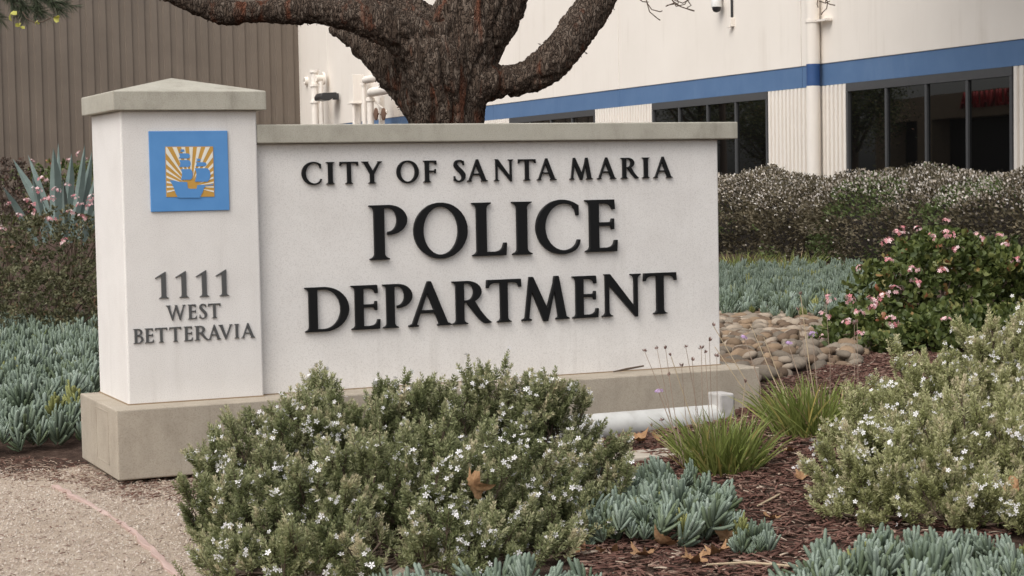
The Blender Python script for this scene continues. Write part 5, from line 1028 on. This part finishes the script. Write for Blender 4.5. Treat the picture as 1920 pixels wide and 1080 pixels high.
tuft('green strap leaf tuft beside the end of the sign', 1525, 815, .50, .34, 620, 82,
     [(1450, 760, 1338, 612, 'bud'), (1447, 750, 1340, 650, 'bare'), (1490, 715, 1408, 610, 'bare'), (1500, 715, 1432, 632, 'bare'), (1535, 730, 1501, 553, 'bud'), (1555, 760, 1549, 571, 'thin'), (1530, 720, 1497, 583, 'thin'), (1595, 740, 1602, 610, 'thin'), (1600, 740, 1607, 605, 'thin'), (1520, 740, 1478, 645, 'lilac'), (1430, 780, 1395, 634, 'lilac'), (1540, 740, 1523, 628, 'lilac')])

tuft('low green tuft at the hedge foot next to the sign wall', 1385, 520, .9, .42, 260, 83, [])
tuft('low green tuft at the hedge foot behind the blue succulents', 1482, 519, 1.1, .42, 320, 84, [])

# ------------------------------------------------------------------ cobbles behind the sign's end
def stone_mesh(seed, mat):
    r = np.random.default_rng(seed); b = bmesh.new(); bmesh.ops.create_icosphere(b, subdivisions=2, radius=1.)
    sx, sy, sz = r.uniform(.85, 1.25), r.uniform(.7, .95), r.uniform(.5, .72); o = Vector(r.uniform(0, 50, 3))
    for v in b.verts:
        k = 1 + .16 * mnoise.noise(v.co * 1.1 + o)
        v.co = Vector((v.co.x * sx, v.co.y * sy, v.co.z * sz)) * k
    me = bpy.data.meshes.new('stone'); b.to_mesh(me); b.free(); me.materials.append(mat)
    me.polygons.foreach_set('use_smooth', [True] * len(me.polygons)); return me
STONES = [stone_mesh(100 + k, stone_mats[(0, 1, 2, 0, 1, 3, 0, 2, 1, 0)[k % 10]]) for k in range(20)]
r = np.random.default_rng(17)
cbx = np.arange(4.3, 12.5, .35); cby = np.arange(.9, 12.5, .35)
poly_c = [(1335, 735), (1440, 715), (1530, 690), (1600, 690), (1640, 640), (1640, 590), (1560, 592), (1500, 586), (1440, 580), (1400, 566), (1330, 560)]
pc = scatter(poly_c, 2000, 18, .085)
pc = pc[np.argsort(np.hypot(*(pc - CAM[:2]).T))]
cob = empty('cobble_bed', (float(pc[:, 0].mean()), float(pc[:, 1].mean()), .12), kind='structure', label='bed of rounded tan and grey cobbles behind the sign')
cobo = np.array(cob.location)
print('cobbles', len(pc))
for q in pc[:300]:
    s_ = r.uniform(.042, .088)
    link('stone', STONES[r.integers(20)], cob, (q[0] - cobo[0], q[1] - cobo[1], float(gz(*q)) + r.uniform(.0, .09) - cobo[2]), (r.normal() * .3, r.normal() * .3, r.uniform(0, 6.28)), s_)
for far_k in range(4):
    rest = pc[300 + far_k::4]
    if not len(rest): break
    vs = []
    base_me = STONES[4 + far_k]; nb_ = len(base_me.vertices); cv = np.empty(nb_ * 3); base_me.vertices.foreach_get('co', cv); cv = cv.reshape(-1, 3); fcs = [tuple(p.vertices) for p in base_me.polygons]
    for q in rest:
        a = r.uniform(0, 6.28); s_ = r.uniform(.05, .085); Rm = np.array([[math.cos(a), -math.sin(a), 0], [math.sin(a), math.cos(a), 0], [0, 0, 1]])
        vs.append(cv @ Rm.T * s_ + np.array([q[0], q[1], float(gz(*q)) + r.uniform(.02, .075)]) - cobo)
    link('far_stones', npmesh('far_stones', np.stack(vs), fcs, stone_mats[far_k], None, True), cob, kind='stuff')

# ------------------------------------------------------------------ white tube light before the plinth
ya = -.56
pA, pB = atY(1140, 805, ya), atY(1340, 778, ya)
zc = float((pA[2] + pB[2]) / 2)
tl = empty('tube_light', (float(pB[0]), ya, float(gz(pB[0], ya))), label='white tube floodlight lying before the sign plinth', cat='light')
to_ = np.array(tl.location)
rc = .083
pv = surf('white_tube', [(.25, (.40, .39, .365)), (.5, (.51, .505, .485)), (.75, (.57, .565, .54))], 9., .45, .05, 60.)
MB().tube([(-1.55, 0, zc - to_[2]), (.02, 0, zc - to_[2])], rc, 28).build('tube', pv, tl, smooth=True)
MB().box((-.005, -.075, -.02), (.10, .085, zc - to_[2] + .155)).build('end_bracket', surf('weathered_white', [(.3, (.36, .34, .32)), (.7, (.52, .50, .48))], 12., .7, .2, 60.), tl, bevel=.012)
MB().box((.1, -.055, .0), (.112, .065, zc - to_[2] + .13)).build('cover_plate', frame_m, tl, bevel=.004)
pA = gnd(1105, 868); pB = gnd(1262, 872)
sl = MB().box((-.75, -.13, -.1), (.62, .13, .035)).build('concrete_strip', surf('pale_concrete', [(.3, (.36, .31, .25)), (.7, (.47, .42, .35))], 8., .9, .4, 80.), None, bevel=.01,
     label='flat pale concrete strip lying below the tube light', cat='slab')
mid_ = (pA + pB) / 2; sl.location = (mid_[0], mid_[1] + .12, float(gz(mid_[0], mid_[1]))); sl.rotation_euler = (0, 0, .02)

# edging boards in the path
for pts, label in ((((107, 916), (150, 943), (228, 986)), 'weathered pink edging board reaching towards the sign'), (((232, 990), (262, 1012), (300, 1052), (345, 1100)), 'weathered pink edging board near the bottom edge')):
    G_ = [gnd(*p) for p in pts]; c = G_[0]
    v = []; f = []
    r = np.random.default_rng(len(pts))
    fine_ = []
    for a, b_ in zip(G_[:-1], G_[1:]):
        for u in np.linspace(0, 1, 5, endpoint=False): fine_.append(a * (1 - u) + b_ * u)
    fine_.append(G_[-1])
    for i, p in enumerate(fine_):
        dd_ = nrm(fine_[min(i + 1, len(fine_) - 1)] - fine_[max(i - 1, 0)]); sd_ = np.array([-dd_[1], dd_[0], 0]); k = .014 + r.normal() * .003; q = p - c + sd_ * r.normal() * .004; h = .022 + r.normal() * .003
        v += [q - sd_ * k + (0, 0, -.05), q - sd_ * k + (0, 0, h), q + sd_ * k + (0, 0, h + r.normal() * .002), q + sd_ * k + (0, 0, -.05)]
    for i in range(len(fine_) - 1):
        for k in range(4): f.append((i * 4 + k, i * 4 + (k + 1) % 4, i * 4 + 4 + (k + 1) % 4, i * 4 + 4 + k))
    f += [(0, 1, 2, 3), tuple(len(v) - 4 + k for k in (3, 2, 1, 0))]
    o = MB().add(v, f).build('edging_board', pink_wood, None, fix=True, bevel=.003, label=label, cat='edging', group='edging boards'); o.location = tuple(c)

# ------------------------------------------------------------------ loose ground litter
def chips(name, poly_px, n, seed, mat, Lr, wr, tone=(.45, .25), kind='stuff', label=None):
    r = np.random.default_rng(seed); p = scatter(poly_px, n, seed); n = len(p)
    a = r.uniform(0, 6.28, n); D = nrm(np.stack([np.cos(a), np.sin(a), r.normal(0, .16, n)], 1)); up = np.array([0, 0, 1.]) + r.normal(size=(n, 3)) * .25
    Sd = nrm(np.cross(D, up)); N = np.cross(Sd, D); L = r.uniform(*Lr, n)[:, None]; W = r.uniform(*wr, n)[:, None]; T = W * .35
    c = np.stack([p[:, 0], p[:, 1], gz(p[:, 0], p[:, 1]) + r.uniform(.004, .026, n)], 1)
    vs = []
    for s_ in (-1, 1):
        for (e, wf) in ((-.5, .55), (.0, 1.), (.5, .4)):
            pass
    for e, wf in ((-.5, .5), (.08, 1.), (.5, .35)):
        for sx in (-1, 1):
            for sz in (-1, 1): vs.append(c + D * L * e + Sd * W * .5 * wf * sx + N * T * .5 * sz + N * T * (.4 if e == .08 else 0))
    F_ = [(0, 2, 3, 1), (8, 9, 11, 10)]
    for o_ in (0, 4): F_ += [(o_ + 1, o_ + 3, o_ + 7, o_ + 5), (o_ + 3, o_ + 2, o_ + 6, o_ + 7), (o_ + 2, o_, o_ + 4, o_ + 6), (o_, o_ + 1, o_ + 5, o_ + 4)]
    o = link(name, npmesh(name, np.stack(vs, 1), F_, mat, np.clip(r.normal(*tone, n), 0, 1)), None, kind=kind, label=label)
    return o
chips('bark_mulch', [(1080, 1120), (1700, 1120), (1900, 1010), (1960, 830), (1960, 690), (1900, 670), (1620, 660), (1550, 690), (1440, 720), (1420, 760), (1330, 800), (1080, 830)], 20000, 91, chip_m, (.03, .09), (.006, .016), label='reddish bark mulch covering the planting bed', kind='stuff')
chips('plinth_litter', [(160, 872), (222, 905), (300, 893), (440, 872), (450, 950), (330, 945), (240, 940), (150, 912), (60, 905), (-20, 902), (-20, 860), (80, 862)], 2300, 92, chip_m, (.012, .05), (.003, .008), (.68, .28), label='dry brown litter around the foot of the plinth')
chips('path_litter', [(-20, 900), (430, 880), (420, 990), (330, 1100), (-20, 1100)], 500, 95, chip_m, (.012, .035), (.003, .007), (.7, .25), label='scattered dry bits lying on the gravel path')
r = np.random.default_rng(93)
pg = scatter([(-40, 880), (160, 880), (240, 905), (450, 880), (430, 980), (380, 1120), (-40, 1120)], 15000, 94); n = len(pg)
c = np.stack([pg[:, 0], pg[:, 1], gz(pg[:, 0], pg[:, 1]) + .007], 1); s_ = (r.uniform(.0022, .0065, n) * np.where(r.random(n) < .05, 1.8, 1.))[:, None]
dirs = np.array([(1, 0, 0), (0, 1, 0), (-1, 0, 0), (0, -1, 0), (0, 0, 1)])
V = np.stack([c + (d * r.uniform(.7, 1.3, (n, 1)) + r.normal(size=(n, 3)) * .2) * s_ for d in dirs], 1)
link('path_grit', npmesh('path_grit', V, [(0, 1, 4), (1, 2, 4), (2, 3, 4), (3, 0, 4)], peb_m, np.clip(r.normal(.5, .25, n), 0, 1)), None, kind='stuff', label='coarse pale grit lying on the gravel path')

# fallen sycamore leaves, each a thing
def sycamore(seed):
    r = np.random.default_rng(seed); n = 30; v = [(0, 0, 0)]
    for k in range(n):
        a = 2 * math.pi * k / n; lob = .62 + .38 * abs(math.cos(2.5 * a)) ** 1.4 + .05 * math.sin(a * 11 + seed); lob *= 1 if math.cos(a) > -.8 else .55
        x, y = lob * math.cos(a), lob * math.sin(a)
        v.append((x * .5, y * .5, .12 * (x * x + y * y) + .05 * r.normal())); 
    for k in range(n):
        a = 2 * math.pi * k / n; lob = .62 + .38 * abs(math.cos(2.5 * a)) ** 1.4 + .05 * math.sin(a * 11 + seed); lob *= 1 if math.cos(a) > -.8 else .55
        x, y = lob * math.cos(a), lob * math.sin(a); curl = .35 * (x * x + y * y) * (1 + .5 * math.sin(a * 3 + seed)) + .25 * x * x * (seed % 3)
        v.append((x, y, curl + .06 * r.normal()))
    f = [(0, 1 + k, 1 + (k + 1) % n) for k in range(n)] + [(1 + k, 1 + n + k, 1 + n + (k + 1) % n, 1 + (k + 1) % n) for k in range(n)]
    me = MB().add(v, f).mesh('dry_leaf', dleaf_m); me.polygons.foreach_set('use_smooth', [True] * len(me.polygons)); return me
SY = [sycamore(k) for k in range(1, 5)]
for i, (px, py, D, s_, rx, ry, label) in enumerate((
        (1188, 843, None, .085, .15, .1, 'curled brown leaf lying on the concrete strip'),
        (1078, 1050, 8.2, .135, .5, .3, 'large dark brown sycamore leaf beside the big bush'),
        (1145, 1050, 8.25, .115, .4, .5, 'crumpled tan leaf below the succulent clump'),
        (1362, 1022, None, .085, -.9, .9, 'tan leaf standing on edge by the succulent clump'),
        (885, 910, 8.15, .075, -1.2, .3, 'tan leaf caught in the big rosemary bush'),
        (1392, 818, 10.3, .05, -1.1, .2, 'pale leaf caught in the strap leaf tuft'),
        (1416, 873, None, .05, -.5, .3, 'small tan leaf at the foot of the strap leaf tuft'),
        (1483, 858, None, .05, .2, .1, 'dark brown leaf between the tufts and the pale bush'),
        (1345, 1052, None, .07, .3, .1, 'flat tan leaf at the bottom of the mulch'),
        (1810, 1068, 8.1, .09, .2, .1, 'brown leaf among the succulents at the bottom right'),
        (1228, 838, None, .04, .9, .1, 'tiny brown leaf standing on the concrete strip'),
        (1905, 915, 8.5, .06, -1., .4, 'brown leaf caught low in the pale rosemary bush'),
        (1250, 1035, None, .075, .3, -.4, 'curled brown leaf at the foot of the succulent clump'),
        (1300, 1066, None, .06, -.2, .3, 'broken tan leaf between the succulent clump and the stick'),
        (1500, 905, None, .05, .4, .2, 'tan leaf on the mulch left of the pale bush'),
        (1445, 985, None, .045, .1, .3, 'small pale leaf in the middle of the mulch'),
        (1210, 1056, None, .07, .1, .2, 'torn tan leaf near the bottom of the bed'))):
    p = gnd(px, py) + np.array([0, 0, .035 if i not in (0, 10) else .06]) if D is None else at(px, py, D)
    link('dry_leaf', SY[i % 4], None, tuple(p), (rx, ry, i * 1.3), s_, label=label, cat='leaf', group='fallen brown leaves')
# sticks on the plinth ledge and on the mulch
for pts, rr, label in (([(1150, 705), (1175, 700), (1207, 694)], .008, 'curl of bark lying on the plinth ledge'), ):
    q = [atY(x, y, YW - .06) for x, y in pts]; c = q[0]
    o = MB().tube([a - c for a in q], [rr * .5, rr, rr * .7], 6).build('bark_curl', twig_m, None, label=label, cat='bark'); o.location = (c[0], c[1], ZB + .009)
for k, (pts, label) in enumerate((([(1325, 1072), (1400, 1068), (1500, 1076)], 'pale dry stick on the mulch at the bottom'), ([(1420, 960), (1450, 945), (1462, 938)], 'short pale stick on the red mulch'))):
    q = [gnd(*p) + np.array([0, 0, .03]) for p in pts]; c = q[0]
    o = MB().tube([a - c for a in q], [.004, .007, .005], 6).build('stick', dry_m, None, label=label, cat='stick', group='sticks on the mulch'); o.location = tuple(c)
